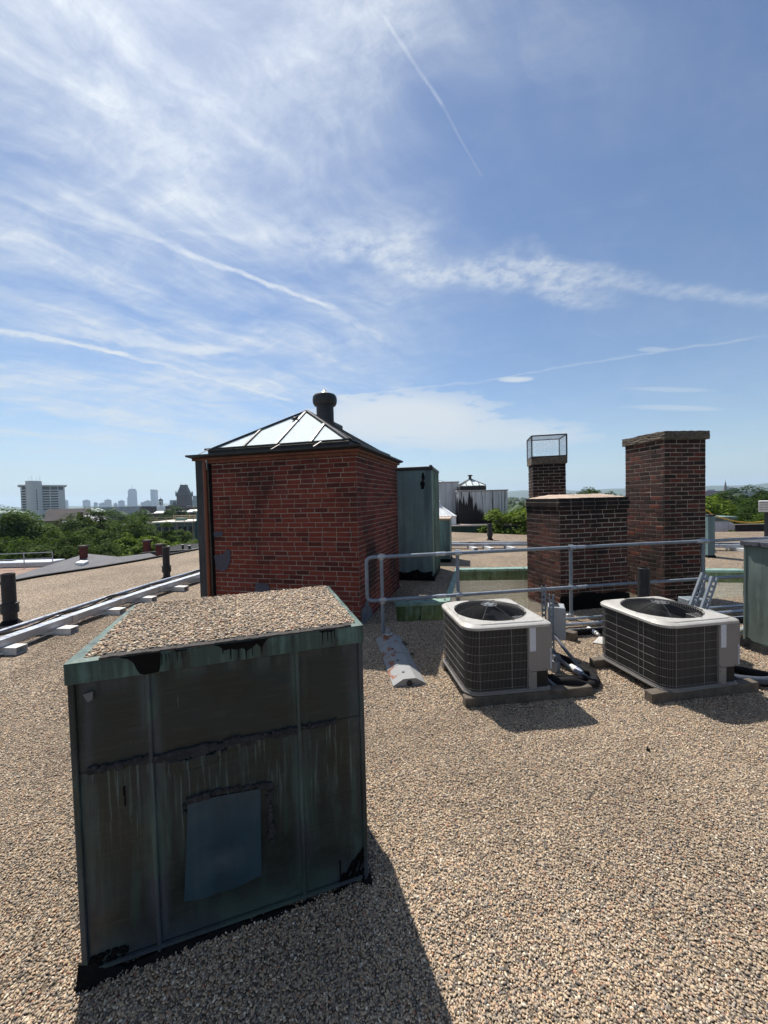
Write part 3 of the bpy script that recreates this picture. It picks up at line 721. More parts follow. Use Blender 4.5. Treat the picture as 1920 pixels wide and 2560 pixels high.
m = MB(); m.bar((-2.40, -.03, PH + .02), (-2.40, -.03, PH - .14), .022, .03); m.build('pipe_bracket', ALU, p)
m = MB(); e = .055
m.box(-PW - e, e, -e, PD + e, PH, PH + .035, b=.006); m.box(-PW - .02, .02, -.02, PD + .02, PH - .045, PH, b=.006); m.build('cornice', RUSTWOOD, p)
m = MB(); e = .115
m.add([(-PW - e, -e, PH + .06), (e, -e, PH + .06), (e, PD + e, PH + .06), (-PW - e, PD + e, PH + .06), (-PW - .05, -.05, PH + .033), (.05, -.05, PH + .033), (.05, PD + .05, PH + .033), (-PW - .05, PD + .05, PH + .033),
       (-PW - e, -e, PH + .085), (e, -e, PH + .085), (e, PD + e, PH + .085), (-PW - e, PD + e, PH + .085)], [(0, 1, 5, 4), (1, 2, 6, 5), (2, 3, 7, 6), (3, 0, 4, 7), (0, 8, 9, 1), (1, 9, 10, 2), (2, 10, 11, 3), (3, 11, 8, 0), (8, 11, 10, 9)])
m.build('gutter', BLACKMET, p)
X0, X1, Y0, Y1, ZB, AP = -2.44, -.18, .16, 2.16, 2.60, Vector((-1.30, 1.18, 3.31))
m = MB(); m.box(X0 - .05, X1 + .05, Y0 - .05, Y1 + .05, PH + .08, ZB - .012, b=.006); m.build('curb', BLACKMET, p)
m = MB()
for a, c in (((X0 - .07, Y0 - .07), (X1 + .07, Y0 - .07)), ((X1 + .07, Y0 - .07), (X1 + .07, Y1 + .07)), ((X1 + .07, Y1 + .07), (X0 - .07, Y1 + .07)), ((X0 - .07, Y1 + .07), (X0 - .07, Y0 - .07))):
    m.bar((*a, ZB), (*c, ZB), .05, .024)
m.build('sill_frame', FRAMEM, p)
m = MB()
for u in (X0 + .02, X0 + 1.25, X1 - .35): m.bar((u, Y0 - .085, ZB + .004), (u - .05, -.10, PH + .092), .022, .008)
m.build('stay', plain('brushed_stay', (.33, .30, .27), .5, .3), p)


def f_pane(b):
    n = b.noise(b.scale(pos(b), 1, 1, .35), 38, 5, .65)
    c = b.mix(b.mr(n, .45, .75), (.86, .92, .915), (.60, .70, .69))
    d = b.n('ShaderNodeBsdfDiffuse', {'Color': c}).outputs[0]; t = b.n('ShaderNodeBsdfTranslucent', {'Color': c}).outputs[0]
    gl = b.n('ShaderNodeBsdfGlossy', {'Color': (.9, .95, 1), 'Roughness': .75, 'Normal': b.n('ShaderNodeBump', {'Strength': .35, 'Distance': .004, 'Height': n}).outputs[0]}).outputs[0]
    return b.n('ShaderNodeMixShader', {0: .05, 1: b.n('ShaderNodeMixShader', {0: .35, 1: d, 2: t}).outputs[0], 2: gl}).outputs[0]


PANE = mat('frosted_wired_glass', f_pane)


def pyramid(root, X0, X1, Y0, Y1, ZB, AP, nb, frame, bw, pane, inset=.0):
    C4 = [Vector((X0, Y0, ZB)), Vector((X1, Y0, ZB)), Vector((X1, Y1, ZB)), Vector((X0, Y1, ZB))]
    for i in range(4):
        a, c = C4[i], C4[(i + 1) % 4]; nrm = (c - a).cross(AP - a).normalized()
        # rafters run parallel up the slope; they end on the hips
        mid = AP.copy(); tA = (AP - a).dot(c - a) / (c - a).length_squared; foot = a + (c - a) * tA; rise = AP - foot
        ts = [k / nb for k in range(nb + 1)]
        def top(t):
            s = t / tA if t < tA else (1 - t) / (1 - tA)
            return a + (c - a) * t + rise * max(0, min(1, s))
        for k in range(nb):
            t0, t1 = ts[k], ts[k + 1]; q = [a + (c - a) * t0, a + (c - a) * t1]
            if t1 > .0001 and t1 < .9999: q.append(top(t1))
            if t0 < tA < t1: q.append(AP.copy())
            if t0 > .0001: q.append(top(t0))
            mb = MB(); mb.plate([v + nrm * .002 for v in q], nrm, .006); mb.build('pane', pane, root)
            if k: mb = MB(); mb.bar(q[0] + nrm * .014, top(t0) + nrm * .014, bw, bw * .9, nrm); mb.build('glazing_bar', frame, root)
        mb = MB(); up_ = (nrm + Vector((0, 0, .4))).normalized(); mb.bar(a + Vector((0, 0, .012)), AP + Vector((0, 0, .012)), bw * 1.5, bw * 1.2, (0, 0, 1)); mb.build('hip_bar', frame, root)


pyramid(p, X0, X1, Y0, Y1, ZB, AP, 4, FRAMEM, .034, PANE)
m = MB(); m.box(-1.40, -1.33, .86, .95, 3.10, 3.17, b=.01); m.tube([(-1.43, .87, 3.13), (-1.30, .87, 3.17)], .012, 8); m.build('latch', BLACKMET, p)
vx, vy = -1.28, 1.92
m = MB(); m.box(vx - .17, vx + .27, vy - .22, vy + .22, 2.5, 3.22, b=.01); v = m.build('ventilator', BLACKMET, p)
m = MB(); m.lathe([(.165, 3.2), (.165, 3.62), (.165, 3.66)], 28, (vx, vy, 0)); m.build('vent_pipe', BLACKPL, v, True)
m = MB(); m.lathe([(.17, 3.58), (.205, 3.585), (.228, 3.63), (.233, 3.70), (.226, 3.75), (.20, 3.785), (.14, 3.80)], 32, (vx, vy, 0)); m.build('vent_collar', BLACKMET, v, True)
m = MB(); m.lathe([(.15, 3.80), (.10, 3.81), (.05, 3.845), (.008, 3.905)], 28, (vx, vy, 0)); m.build('vent_cone', plain('cream_cone', (.62, .57, .48), .35, .3, .1), v, True)
m = MB(); m.plate([(-.012, -.016, 0)] * 0 or [(.011, .02, .0), (.011, .50, .0), (.011, .50, .10), (.011, .36, .20), (.011, .30, .34), (.011, .16, .24), (.011, .02, .22)], (1, 0, 0), .006); m.build('base_flashing', plain('grey_membrane', (.13, .14, .16), .85, 0, .4, 8, 1, .01, (.32, .34, .37), .4), p)
m = MB()
m.plate([(u, -.0095, z) for u, z in blob([(-2.32, .74), (-2.16, .72), (-2.10, .78), (-2.055, .92), (-2.06, 1.04), (-2.12, 1.06), (-2.17, .98), (-2.345, .96)], 1)], (0, -1, 0), .002)
m.plate([(u, -.0095, z) for u, z in blob([(-2.34, 1.24), (-2.19, 1.25), (-2.17, 1.30), (-2.20, 1.33), (-2.34, 1.32)], 2)], (0, -1, 0), .002)
m.plate([(u, -.0095, z) for u, z in blob([(-1.66, .36), (-1.42, .36), (-1.40, .50), (-1.44, .56), (-1.64, .55)], 3)], (0, -1, 0), .002)
m.build('paint_patch', BLUEPAINT, p)

# ------------------------------------------------------------------ chimneys
def chimney(label, loc, yaw, w_, d_, hh, mt, mo, seeds, pick, name='chimney', z0=0.0):
    t = thing(name, label, 'chimney', loc, yaw)
    m = MB(); m.box(0, w_, .007, d_, z0 - .3, hh); m.build('mortar', mo, t)
    brick_body(t, [((0, .007), 0, w_, z0, hh, seeds, True), ((0, d_), 270, d_ - .007, z0, hh, seeds + 1, True), ((w_, .007), 90, d_ - .007, z0, hh, seeds + 2, False), ((w_, d_), 180, w_, z0, hh, seeds + 3, False)], mt, pick)
    return t


# broad sooty chimney
c = chimney('broad low chimney of soot blackened brick, capped with tan cement, behind the railing', (2.61, 5.71, 0), 12, 1.19, .86, 1.515, B_SOOT, M_SOOT, 41, lambda q, f: f * .02 - q.z * .01)
for i, (e, z0, z1) in enumerate(((.012, 1.515, 1.575), (.024, 1.580, 1.640), (.010, 1.645, 1.700))):
    m = MB(); m.box(-e, 1.19 + e, .0 - e, .86 + e, z0, z1 + .001); m.build('mortar_course', M_SOOT, c)
    ex = .006
    for k in range(6):
        u0 = -e - ex + (1.19 + 2 * e + 2 * ex) * k / 6 + (.1 if i % 2 else 0) * 0; u1 = u0 + (1.19 + 2 * e + 2 * ex) / 6 - .009
        m = MB(); m.box(u0, u1, -e - ex, -e + .05, z0 + .004, z1 - .001, b=.004); m.build('brick', B_SOOT, c)
    for k in range(4):
        v0 = .065 + (.86 - .05) * k / 4; v1 = v0 + (.86 - .05) / 4 - .009
        m = MB(); m.box(-e - ex, -e + .05, v0 - e, v1 - e, z0 + .004, z1 - .001, b=.004); m.build('brick', B_SOOT, c)
n = 14; m = MB(); vv = []; ff = []; rr = random.Random(2)
for a in range(n):
    for k in range(n):
        s, t = a / (n - 1), k / (n - 1); ed = min(s, 1 - s, t, 1 - t)
        vv.append((-.01 + 1.21 * s, -.012 + .885 * t, 1.700 + .055 * min(1, ed * 4.5) + rr.uniform(-.004, .004)))
for a in range(n - 1):
    for k in range(n - 1): ff.append((a * n + k, (a + 1) * n + k, (a + 1) * n + k + 1, a * n + k + 1))
m.add(vv, ff); m.build('cement_wash', CEMENT, c, True)
m = MB(); m.plate([(u, -.014, z) for u, z in blob([(-.015, -.01), (1.205, -.01), (1.205, .20), (.95, .25), (.70, .23), (.42, .27), (.2, .22), (-.015, .24)], 6, 4, .012)], (0, -1, 0), .004)
m.build('tar_flashing', TAR, c)
# tall chimney
c = chimney('tall chimney of mixed red and black bricks with pebbly concrete cap', (4.40, 6.03, 0), 8, .74, .80, 2.575, B_MIX, M_MIX, 51, lambda q, f: f * .02 - q.z * .01)
def rough_slab(x0, x1, y0, y1, z0, z1, nx, seed, amp=.0055):
    bm = bmesh.new(); bmesh.ops.create_cube(bm, size=1)
    for v in bm.verts: v.co = Vector(((x0 + x1) / 2 + v.co.x * (x1 - x0), (y0 + y1) / 2 + v.co.y * (y1 - y0), (z0 + z1) / 2 + v.co.z * (z1 - z0)))
    bmesh.ops.subdivide_edges(bm, edges=bm.edges[:], cuts=nx, use_grid_fill=True); r_ = random.Random(seed)
    for v in bm.verts: v.co += Vector((r_.uniform(-amp, amp), r_.uniform(-amp, amp), r_.uniform(-amp, amp)))
    mb = MB(); mb.add([v.co.copy() for v in bm.verts], [[v.index for v in f.verts] for f in bm.faces]); bm.free(); return mb
rough_slab(-.035, .775, -.035, .835, 2.578, 2.705, 11, 3).build('concrete_cap', CONC, c)
# slim chimney with the wire cage
c = chimney('slim chimney with concrete cap and glinting wire cage, rising behind the broad chimney', (3.245, 8.35, 0), -13, .655, .66, 2.425, brick_mat('black_sooted_brick', [(0, (.035, .022, .02)), (.5, (.07, .035, .028)), (1, (.10, .045, .034))], .8, 1.1, (1.4, 2.6, .95)), brick_mat('black_sooted_mortar', [(0, (.30, .25, .21)), (1, (.42, .36, .30))], .6, 1.1, (1.8, 3.0, .9), True), 61, lambda q, f: -q.z if q.z > 1.2 else None, z0=-.3)
rough_slab(-.03, .685, -.03, .69, 2.428, 2.575, 10, 4).build('concrete_cap', CONC, c)
m = MB(); CZ0, CZ1 = 2.585, 3.035; a0, a1 = -.02, .675
for (x, y) in ((a0, a0), (a1, a0), (a1, a1), (a0, a1)): m.bar((x, y, CZ0 - (.05 if x < 0 else 0)), (x, y, CZ1), .026)
for z in (CZ0, CZ1):
    for (s_, e_) in (((a0, a0), (a1, a0)), ((a1, a0), (a1, a1)), ((a1, a1), (a0, a1)), ((a0, a1), (a0, a0))): m.bar((*s_, z), (*e_, z), .024)
cg = m.build('cage_frame', BLACKMET, c)
m = MB()
for i in range(1, 20):
    u = a0 + (a1 - a0) * i / 20
    for (s_, e_) in (((u, a0, CZ0), (u, a0, CZ1)), ((u, a1, CZ0), (u, a1, CZ1)), ((a0, u, CZ0), (a0, u, CZ1)), ((a1, u, CZ0), (a1, u, CZ1)), ((u, a0, CZ1), (u, a1, CZ1)), ((a0, u, CZ1), (a1, u, CZ1))): m.bar(s_, e_, .0028)
for i in range(1, 13):
    z = CZ0 + (CZ1 - CZ0) * i / 13
    for (s_, e_) in (((a0, a0), (a1, a0)), ((a1, a0), (a1, a1)), ((a1, a1), (a0, a1)), ((a0, a1), (a0, a0))): m.bar((*s_, z), (*e_, z), .0028)
tag(m.build('wire_mesh', plain('bright_wire', (.62, .64, .68), .3, .8, .1), cg), kind='stuff')

# ------------------------------------------------------------------ copper clad cabinets
c = thing('copper_clad_shaft', 'tall blue green copper clad shaft with standing seams, behind the brick penthouse', 'roof shaft', (1.007, 8.12, 0), -13)
m = MB(); m.box(-1.6, 0, 0, 1.5, 0, 2.36); m.build('core', CU_TALL, c)
for u0, u1 in ((-1.6, -1.11), (-1.1, -.61), (-.60, -.012)):
    m = MB(); m.box(u0, u1, -.012, .002, .17, 2.35, b=.004); m.build('panel', CU_TALL, c)
for i in range(5):
    y = .03 + i * .29; m = MB(); m.box(.0, .010, y, y + .28, .12, 2.35); m.build('panel', CU_GREEN, c)
    m = MB(); m.box(.0, .035, y + .27, y + .295, .1, 2.36); m.build('standing_seam', CU_GREEN, c)
m = MB(); m.box(-1.63, .045, -.045, 1.53, 2.36, 2.425, b=.008); m.box(-.03, .03, -.03, .03, 2.42, 2.45); m.build('cap', BLACKMET, c)
m = MB(); rr = random.Random(3)
m.plate([(u, -.016, z) for u, z in blob([(-1.6, -.01), (-.005, -.01), (-.005, .20), (-.18, .17), (-.35, .24), (-.52, .16), (-.8, .20), (-1.2, .15), (-1.6, .2)], 8, 5, .014)], (0, -1, 0), .004)
m.box(-.02, .03, -.02, 1.5, -.01, .10, b=.006); m.build('tar_base', TAR, c)
m = MB()
for i in range(12): m.box(-.20 + rr.uniform(-.03, .03), -.15 + rr.uniform(-.03, .03), -.018, -.01, 1.95 + i * .025, 2.02 + i * .025, b=.004)
m.build('tar_smear', TAR, c)
c = thing('copper_clad_box', 'low green copper box standing behind the tall copper shaft', 'roof box', (1.757, 10.4, 0), -13)
m = MB(); m.box(-1.0, 0, 0, .9, 0, 1.16); m.build('core', CU_TALL, c)
m = MB(); m.box(-1.0, -.01, -.010, .002, .1, 1.12, b=.003); m.build('panel', CU_TALL, c)
m = MB(); m.box(0, .01, .02, .88, .1, 1.12, b=.003); m.build('panel', CU_GREEN, c)
m = MB(); m.box(-1.03, .03, -.03, .93, 1.14, 1.20, b=.008); m.build('cap', CEMENT, c)
m = MB(); m.box(-1.02, .02, -.02, .92, -.01, .09, b=.008); m.build('tar_base', TAR, c)
c = thing('copper_clad_box', 'dented green copper box with slate grey top at the right picture edge', 'roof box', (3.985, 4.235, 0), -78)
m = MB(); m.box(0, 1.0, .004, .9, 0, 1.16); m.build('core', CU_GREEN, c)
n = 9; vv = []; ff = []; rr = random.Random(12); m = MB()
CU_BOX = copper('mottled_green_copper', (.105, .138, .125), (.19, .25, .225), (.045, .058, .052), .8, .6, 2.2)
for a in range(n):
    for k in range(n): vv.append((1.0 * a / (n - 1), -.004 + (0 if a in (0, n - 1) or k in (0, n - 1) else rr.uniform(-.008, .006)), .10 + 1.04 * k / (n - 1)))
for a in range(n - 1):
    for k in range(n - 1): ff.append((a * n + k, (a + 1) * n + k, (a + 1) * n + k + 1, a * n + k + 1))
m.add(vv, ff); m.build('panel', CU_BOX, c, True)
m = MB(); m.box(-.006, .004, .0, .9, .1, 1.14); m.box(-.012, .012, -.012, .012, .06, 1.15, b=.003); m.build('corner_seam', CU_BOX, c)
m = MB(); rr = random.Random(5)
for i in range(12): m.box(-.03 + i * .088, .066 + i * .088, -.035 - rr.random() * .01, .93, 1.145 + rr.uniform(-.012, .004), 1.185 + rr.uniform(0, .015), b=.006)
m.build('felt_top', plain('slate_felt', (.055, .06, .075), .85, 0, .5, 9, 1, .01, (.02, .02, .025), .5), c)
m = MB()
tar_strip([(-.06 + 1.1 * i / 40, .0, 0, -1) for i in range(41)], [.07 + rr.random() * .06 for i in range(41)], .07, 7).build('tar_fillet', TAR, c, True)
tar_strip([(-.01, .9 * i / 20, -1, 0) for i in range(21)], [.05 + rr.random() * .05 for i in range(21)], .06, 8).build('tar_fillet', TAR, c, True)

# ------------------------------------------------------------------ air conditioning condensers
def rrect(x0, x1, y0, y1, rs_, n=8):
    """rounded rectangle, anticlockwise from the front left; rs_ = radii FL, FR, BR, BL"""
    o = []
    for (cx, cy, sx, sy, a0), r in zip(((x0, y0, 1, 1, 180), (x1, y0, -1, 1, 270), (x1, y1, -1, -1, 0), (x0, y1, 1, -1, 90)), rs_):
        for k in range(n + 1):
            a = R(a0 + 90 * k / n); o.append((cx + sx * r + r * math.cos(a), cy + sy * r + r * math.sin(a)))
    return o


def radial(poly, c, angs):
    o = []
    for a in angs:
        d = (math.cos(a), math.sin(a)); best = None
        for i in range(len(poly)):
            (x0, y0), (x1, y1) = poly[i], poly[(i + 1) % len(poly)]; ex, ey = x1 - x0, y1 - y0
            den = d[0] * ey - d[1] * ex
            if abs(den) < 1e-9: continue
            t = ((x0 - c[0]) * ey - (y0 - c[1]) * ex) / den; s = ((x0 - c[0]) * d[1] - (y0 - c[1]) * d[0]) / den
            if t > 0 and -1e-6 <= s <= 1 + 1e-6 and (best is None or t < best): best = t
        o.append((c[0] + d[0] * best, c[1] + d[1] * best))
    return o


def f_coil(b):
    p = pos(b); n = b.noise(p, 14, 4, .6)
    return princ(b, b.mix(n, (.010, .010, .011), (.022, .021, .021)), .6, .2, spec=.3)


COIL = mat('black_coil_fins', f_coil)
LABEL = plain('pale_label', (.50, .53, .58), .5, 0, .06, 30)


def condenser():
    t = thing('air_conditioner', 'x', 'air conditioner', group='twin rooftop condensers')
    W_, D_, Z, H = .74, .80, .092, .675
    m = MB(); ou = rrect(0, W_, 0, D_, (.12, .03, .03, .12)); m.prism(ou, Z, Z + .030)
    m.prism(rrect(-.008, W_ + .004, -.008, D_ + .006, (.125, .03, .03, .125)), Z + .004, Z + .018); m.build('base_pan', ACP, t)
    # coil wall, open at the top
    co = rrect(.018, W_ - .012, .018, D_ - .018, (.105, .01, .01, .105)); n = len(co); m = MB()
    m.add([(x, y, Z + .03) for x, y in co] + [(x, y, H - .02) for x, y in co], [(i, (i + 1) % n, n + (i + 1) % n, n + i) for i in range(n)])
    m.add([(x, y, Z + .034) for x, y in co], [tuple(range(n))]); m.build('coil', COIL, t)
    # wire grille on front, left and back
    path = [(.535, 0.004)] + [q for q in rrect(.004, W_, .004, D_ - .004, (.118, .0, .0, .118), 10)[10::-1]] + [q for q in rrect(.004, W_, .004, D_ - .004, (.118, .0, .0, .118), 10)[43:32:-1]] + [(W_ - .02, D_ - .004)]
    ln = [0]
    for a, c in zip(path, path[1:]): ln.append(ln[-1] + math.hypot(c[0] - a[0], c[1] - a[1]))
    def at(s):
        for i in range(len(ln) - 1):
            if ln[i + 1] >= s:
                k = (s - ln[i]) / max(1e-9, ln[i + 1] - ln[i]); return (path[i][0] + (path[i + 1][0] - path[i][0]) * k, path[i][1] + (path[i + 1][1] - path[i][1]) * k)
        return path[-1]
    m = MB(); s = .006
    while s < ln[-1]:
        x, y = at(s); m.tube([(x, y, Z + .03), (x, y, H - .03)], .0011, 4, caps=False); s += .0118
    gr = m.build('grille', WIRE, t); gr['kind'] = 'stuff'
    for k in range(7):
        z = Z + .035 + (H - Z - .075) * (k + .5) / 7 - .02
        m = MB(); m.tube([(x, y, z) for x, y in [at(ln[-1] * i / 60) for i in range(61)]], .0017, 5); m.build('grille_rail', WIRE, t)
    for s in (.004, .14, .42, ln[2] + .32, ln[-1] * .36, ln[-1] * .52, ln[-1] * .6, ln[-1] - .01):
        x, y = at(min(s, ln[-1])); m = MB(); m.tube([(x, y, Z + .02), (x, y, H - .02)], .0026, 6); m.build('grille_post', WIRE, t)
    # control corner
    m = MB(); m.box(.535, W_ + .012, -.006, .30, Z + .172, H - .024, b=.004); m.build('control_box', ACP, t)
    m = MB(); m.box(.537, .612, -.004, .016, Z + .02, Z + .170, b=.002); m.build('corner_panel', ACP, t)
    m = MB(); m.box(.60, .614, .016, .26, Z + .03, Z + .17); m.box(.614, W_ - .01, .26, .272, Z + .03, Z + .17); m.build('valve_recess', BLACKRUB, t)
    m = MB(); m.box(W_ - .006, W_ + .004, .305, D_ - .03, Z + .03, H - .03, b=.002); m.build('side_panel', ACP, t)
    m = MB(); m.box(.550, .604, -.0085, -.006, H - .235, H - .035); m.build('label', LABEL, t)
    m = MB(); m.box(.728, .742, -.0085, -.006, Z + .19, Z + .36); lb = m.build('label', LABEL, t)
    m = MB(); rr = random.Random(3); z = Z + .195
    while z < Z + .35:
        dz_ = rr.uniform(.002, .007); m.box(.730, .7385 - rr.random() * .003, -.0095, -.0085, z, z + dz_); z += dz_ + rr.uniform(.003, .008)
    m.build('print', BLACKPL, lb)
    m = MB()
    for (u, z) in ((.545, H - .032), (.545, Z + .19), (.545, Z + .14), (.545, Z + .04), (.70, Z + .185), (.535, H - .05)): m.lathe([(.004, 0), (.004, .003)], 8); m.v[-16:] = [(u + x, -.0065 - z_, z + y) for x, y, z_ in m.v[-16:]]
    m.build('screw', BLACKMET, t)
    # service valves
    m = MB(); m.tube([(.66, .20, Z + .07), (.66, .06, Z + .07)], .014, 8); m.tube([(.70, .2, Z + .10), (.70, .04, Z + .10)], .010, 8); m.tube([(.66, .08, Z + .07), (.66, .08, Z + .11)], .012, 8); m.tube([(.63, .09, Z + .05), (.66, .09, Z + .05)], .01, 8)
    m.build('service_valve', plain('brass_valve', (.35, .33, .30), .3, .9), t, True)
    # lid with a round opening
    c = (.365, .405); N_ = 96; angs = [2 * math.pi * k / N_ for k in range(N_)]
    o1 = radial(rrect(-.012, W_ + .016, -.014, D_ + .012, (.13, .04, .04, .13)), c, angs); o2 = radial(rrect(.0, W_ + .004, -.002, D_, (.12, .03, .03, .12)), c, angs)
    i1 = radial(rrect(.020, W_ - .016, .022, D_ - .022, (.13, .05, .05, .13)), c, angs); i2 = radial(rrect(.027, W_ - .023, .029, D_ - .029, (.13, .05, .05, .13)), c, angs)
    cr = lambda r: [(c[0] + r * math.cos(a), c[1] + r * math.sin(a)) for a in angs]
    rings = [(o1, H - .030), (o1, H - .010), (o2, H), (i1, H + .003), (i2, H + .011), (cr(.324), H + .013), (cr(.317), H + .006)]
    m = MB(); vv = []; ff = []
    for rg, z in rings: vv += [(x, y, z) for x, y in rg]
    for i in range(len(rings) - 1):
        for k in range(N_): ff.append((i * N_ + k, i * N_ + (k + 1) % N_, (i + 1) * N_ + (k + 1) % N_, (i + 1) * N_ + k))
    m.add(vv, ff); ld = m.build('lid', ACW, t, True)
    m = MB(); m.lathe([(.3165, H + .006), (.312, H - .02), (.312, H - .10)], 48, (c[0], c[1], 0), cap=False); m.build('fan_shroud', COIL, ld, True)
    m = MB(); cz = H + .014
    for k in range(17):
        r_ = .062 + k * .0163; z = cz + .055 * (1 - (r_ / .335) ** 2)
        m.tube([(c[0] + r_ * math.cos(2 * math.pi * a / 48), c[1] + r_ * math.sin(2 * math.pi * a / 48), z) for a in range(48)], .0026, 5, closed=True)
    for k in range(8):
        a = 2 * math.pi * (k + .3) / 8; L = .348 if k % 2 == 0 else .330
        m.tube([(c[0] + q * math.cos(a), c[1] + q * math.sin(a), cz + .055 * max(0, 1 - (q / .335) ** 2) + .004) for q in (.05, .12, .19, .26, .31, L)], .0027, 6)
    fg = m.build('fan_guard', BLACKMET, ld); m = MB(); m.lathe([(.02, cz + .048), (.072, cz + .048), (.074, cz + .054), (.0, cz + .058)], 20, (c[0], c[1], 0)); m.build('guard_plate', plain('grey_plate', (.16, .165, .17), .45, .4), fg, True)
    m = MB()
    for k in range(4): a = R(45 + 90 * k); m.lathe([(.006, cz + .054), (.006, cz + .062)], 8, (c[0] + .05 * math.cos(a), c[1] + .05 * math.sin(a), 0))
    m.build('bolt', BLACKMET, fg)
    m = MB(); m.lathe([(.045, H - .16), (.05, H - .15), (.05, H - .05), (.04, H - .03)], 16, (c[0], c[1], 0)); m.build('fan_motor', BLACKMET, t, True)
    for k in range(3):
        m = MB(); vv = []; ff = []
        for i in range(7):
            for j in range(5):
                r_ = .05 + .245 * j / 4; a = R(120 * k + (i / 6) * (70 - 16 * j / 4) + 8 * j / 4)
                vv.append((c[0] + r_ * math.cos(a), c[1] + r_ * math.sin(a), H - .115 + .055 * (i / 6) ** 1.2))
        for i in range(6):
            for j in range(4): ff.append((i * 5 + j, i * 5 + j + 1, i * 5 + j + 6, i * 5 + j + 5))
        m.add(vv, ff); m.build('fan_blade', plain('black_fan_blade', (.030, .031, .033), .5, .3), t, True)
    return t


ac = condenser(); ac['label'] = 'air conditioner beside the ballast block, its disconnect box standing behind it'
ac2 = copy_tree(ac); ac2['label'] = 'air conditioner in front of the tall chimney, with black vent pipe behind it'
ac.location = (.652, 3.14, 0); ac.rotation_euler = (0, 0, R(7))
ac2.location = (2.295, 3.14, -.012); ac2.rotation_euler = (0, 0, R(9.5)); ac2.scale = (.98, 1.0, .985)


def timber(label, a, c, seed, w_=.088, h_=.088):
    r_ = random.Random(seed); t = Vector((*a, 0)); q = Vector((*c, 0)); L = (q - t).length; yaw = math.atan2(q.y - t.y, q.x - t.x)
    bm = bmesh.new(); bmesh.ops.create_cube(bm, size=1)
    for v in bm.verts: v.co = Vector(((v.co.x + .5) * L, v.co.y * w_, (v.co.z + .5) * h_))
    bmesh.ops.subdivide_edges(bm, edges=[e for e in bm.edges if abs(e.verts[0].co.x - e.verts[1].co.x) > .1], cuts=9)
    bmesh.ops.bevel(bm, geom=[e for e in bm.edges if len(e.link_faces) == 2 and e.calc_face_angle(0) > 1], offset=.006, segments=1, affect='EDGES')
    for v in bm.verts: v.co += Vector((0, r_.uniform(-.0025, .0025), r_.uniform(-.002, .002) if v.co.z > .02 else 0))
    mb = MB(); mb.add([v.co.copy() for v in bm.verts], [[v.index for v in f.verts] for f in bm.faces]); bm.free()
    return tag(mb.build('timber_sleeper', WOOD, None, False, (a[0], a[1], .002), (0, 0, yaw)), label, 'timber', 'timber sleepers under the condensers')


timber('long weathered timber under the front of the condenser beside the ballast block', (.630, 3.170), (1.76, 3.315), 1)
timber('timber sleeper hidden under the rear of the condenser beside the ballast block', (.56, 3.86), (1.32, 3.95), 2)
timber('split ended timber under the front of the condenser before the tall chimney', (2.17, 3.165), (3.20, 3.315), 3)
timber('timber end poking out left from under the rear of the right condenser', (2.06, 3.83), (2.95, 3.95), 4)

# ------------------------------------------------------------------ pipe railing
RZ, MZ = 1.02, .462
def rl(t): return (-.05 + t, 4.89 + .156 * t)
r_ = thing('guard_railing', 'galvanised pipe guard railing with two rails running past the chimneys', 'railing', (-.05, 4.89, 0), 0)
def rp(t, z): return (t, .156 * t, z)
pr = .0235
m = MB(); a = .05
m.tube([rp(6.6, RZ), rp(3.3, RZ + .004), rp(.2, RZ), rp(-.12, RZ), rp(-.165, RZ - .012), rp(-.187, RZ - .04), rp(-.19, RZ - .08), rp(-.19, MZ + .08), rp(-.187, MZ + .04), rp(-.165, MZ + .012), rp(-.12, MZ), rp(.2, MZ), rp(3.3, MZ + .006), rp(6.6, MZ)], pr, 14)
m.build('rail_loop', RAILM, r_, True)
for t_, zt, z0 in ((0, RZ, .04), (1.01, RZ, 0), (2.64, RZ + .02, 0), (4.76, RZ, 0)):
    m = MB(); dx = .045 if t_ > .1 else 0
    m.tube([(t_, .156 * t_ + dx, z0), (t_, .156 * t_ + dx, zt + (.02 if t_ > .1 else -.02))], pr, 14); po = m.build('post', RAILM, r_, True)
    for z in (RZ, MZ):
        m = MB(); m.tube([rp(t_ - .045, z), rp(t_ + .045, z)], pr + .008, 14); m.tube([(t_, .156 * t_ + dx, z - .04), (t_, .156 * t_ + dx, z + .04)], pr + .008, 14)
        m.lathe([(.007, 0), (.007, .012)], 8, (0, 0, 0)); m.v[-16:] = [(t_ + .02 + x, .156 * t_ - pr - .004 - zz, z + y) for x, y, zz in m.v[-16:]]
        m.build('clamp', ALU, po, True)
for t_ in (.155, 2.15, 4.05):
    for z in (RZ, MZ):
        m = MB(); m.tube([rp(t_ + .55, z + .001), rp(t_ + .68, z + .001)], pr + .004, 14); m.build('coupling', ALU, r_, True)
m = MB(); m.lathe([(.075, 0), (.075, .012), (.035, .02), (.035, .09)], 18, (2.64, .156 * 2.64 + .045, 0)); m.box(2.56, 2.62, .40, .46, .03, .09, b=.006); m.build('floor_flange', ALU, r_, True)
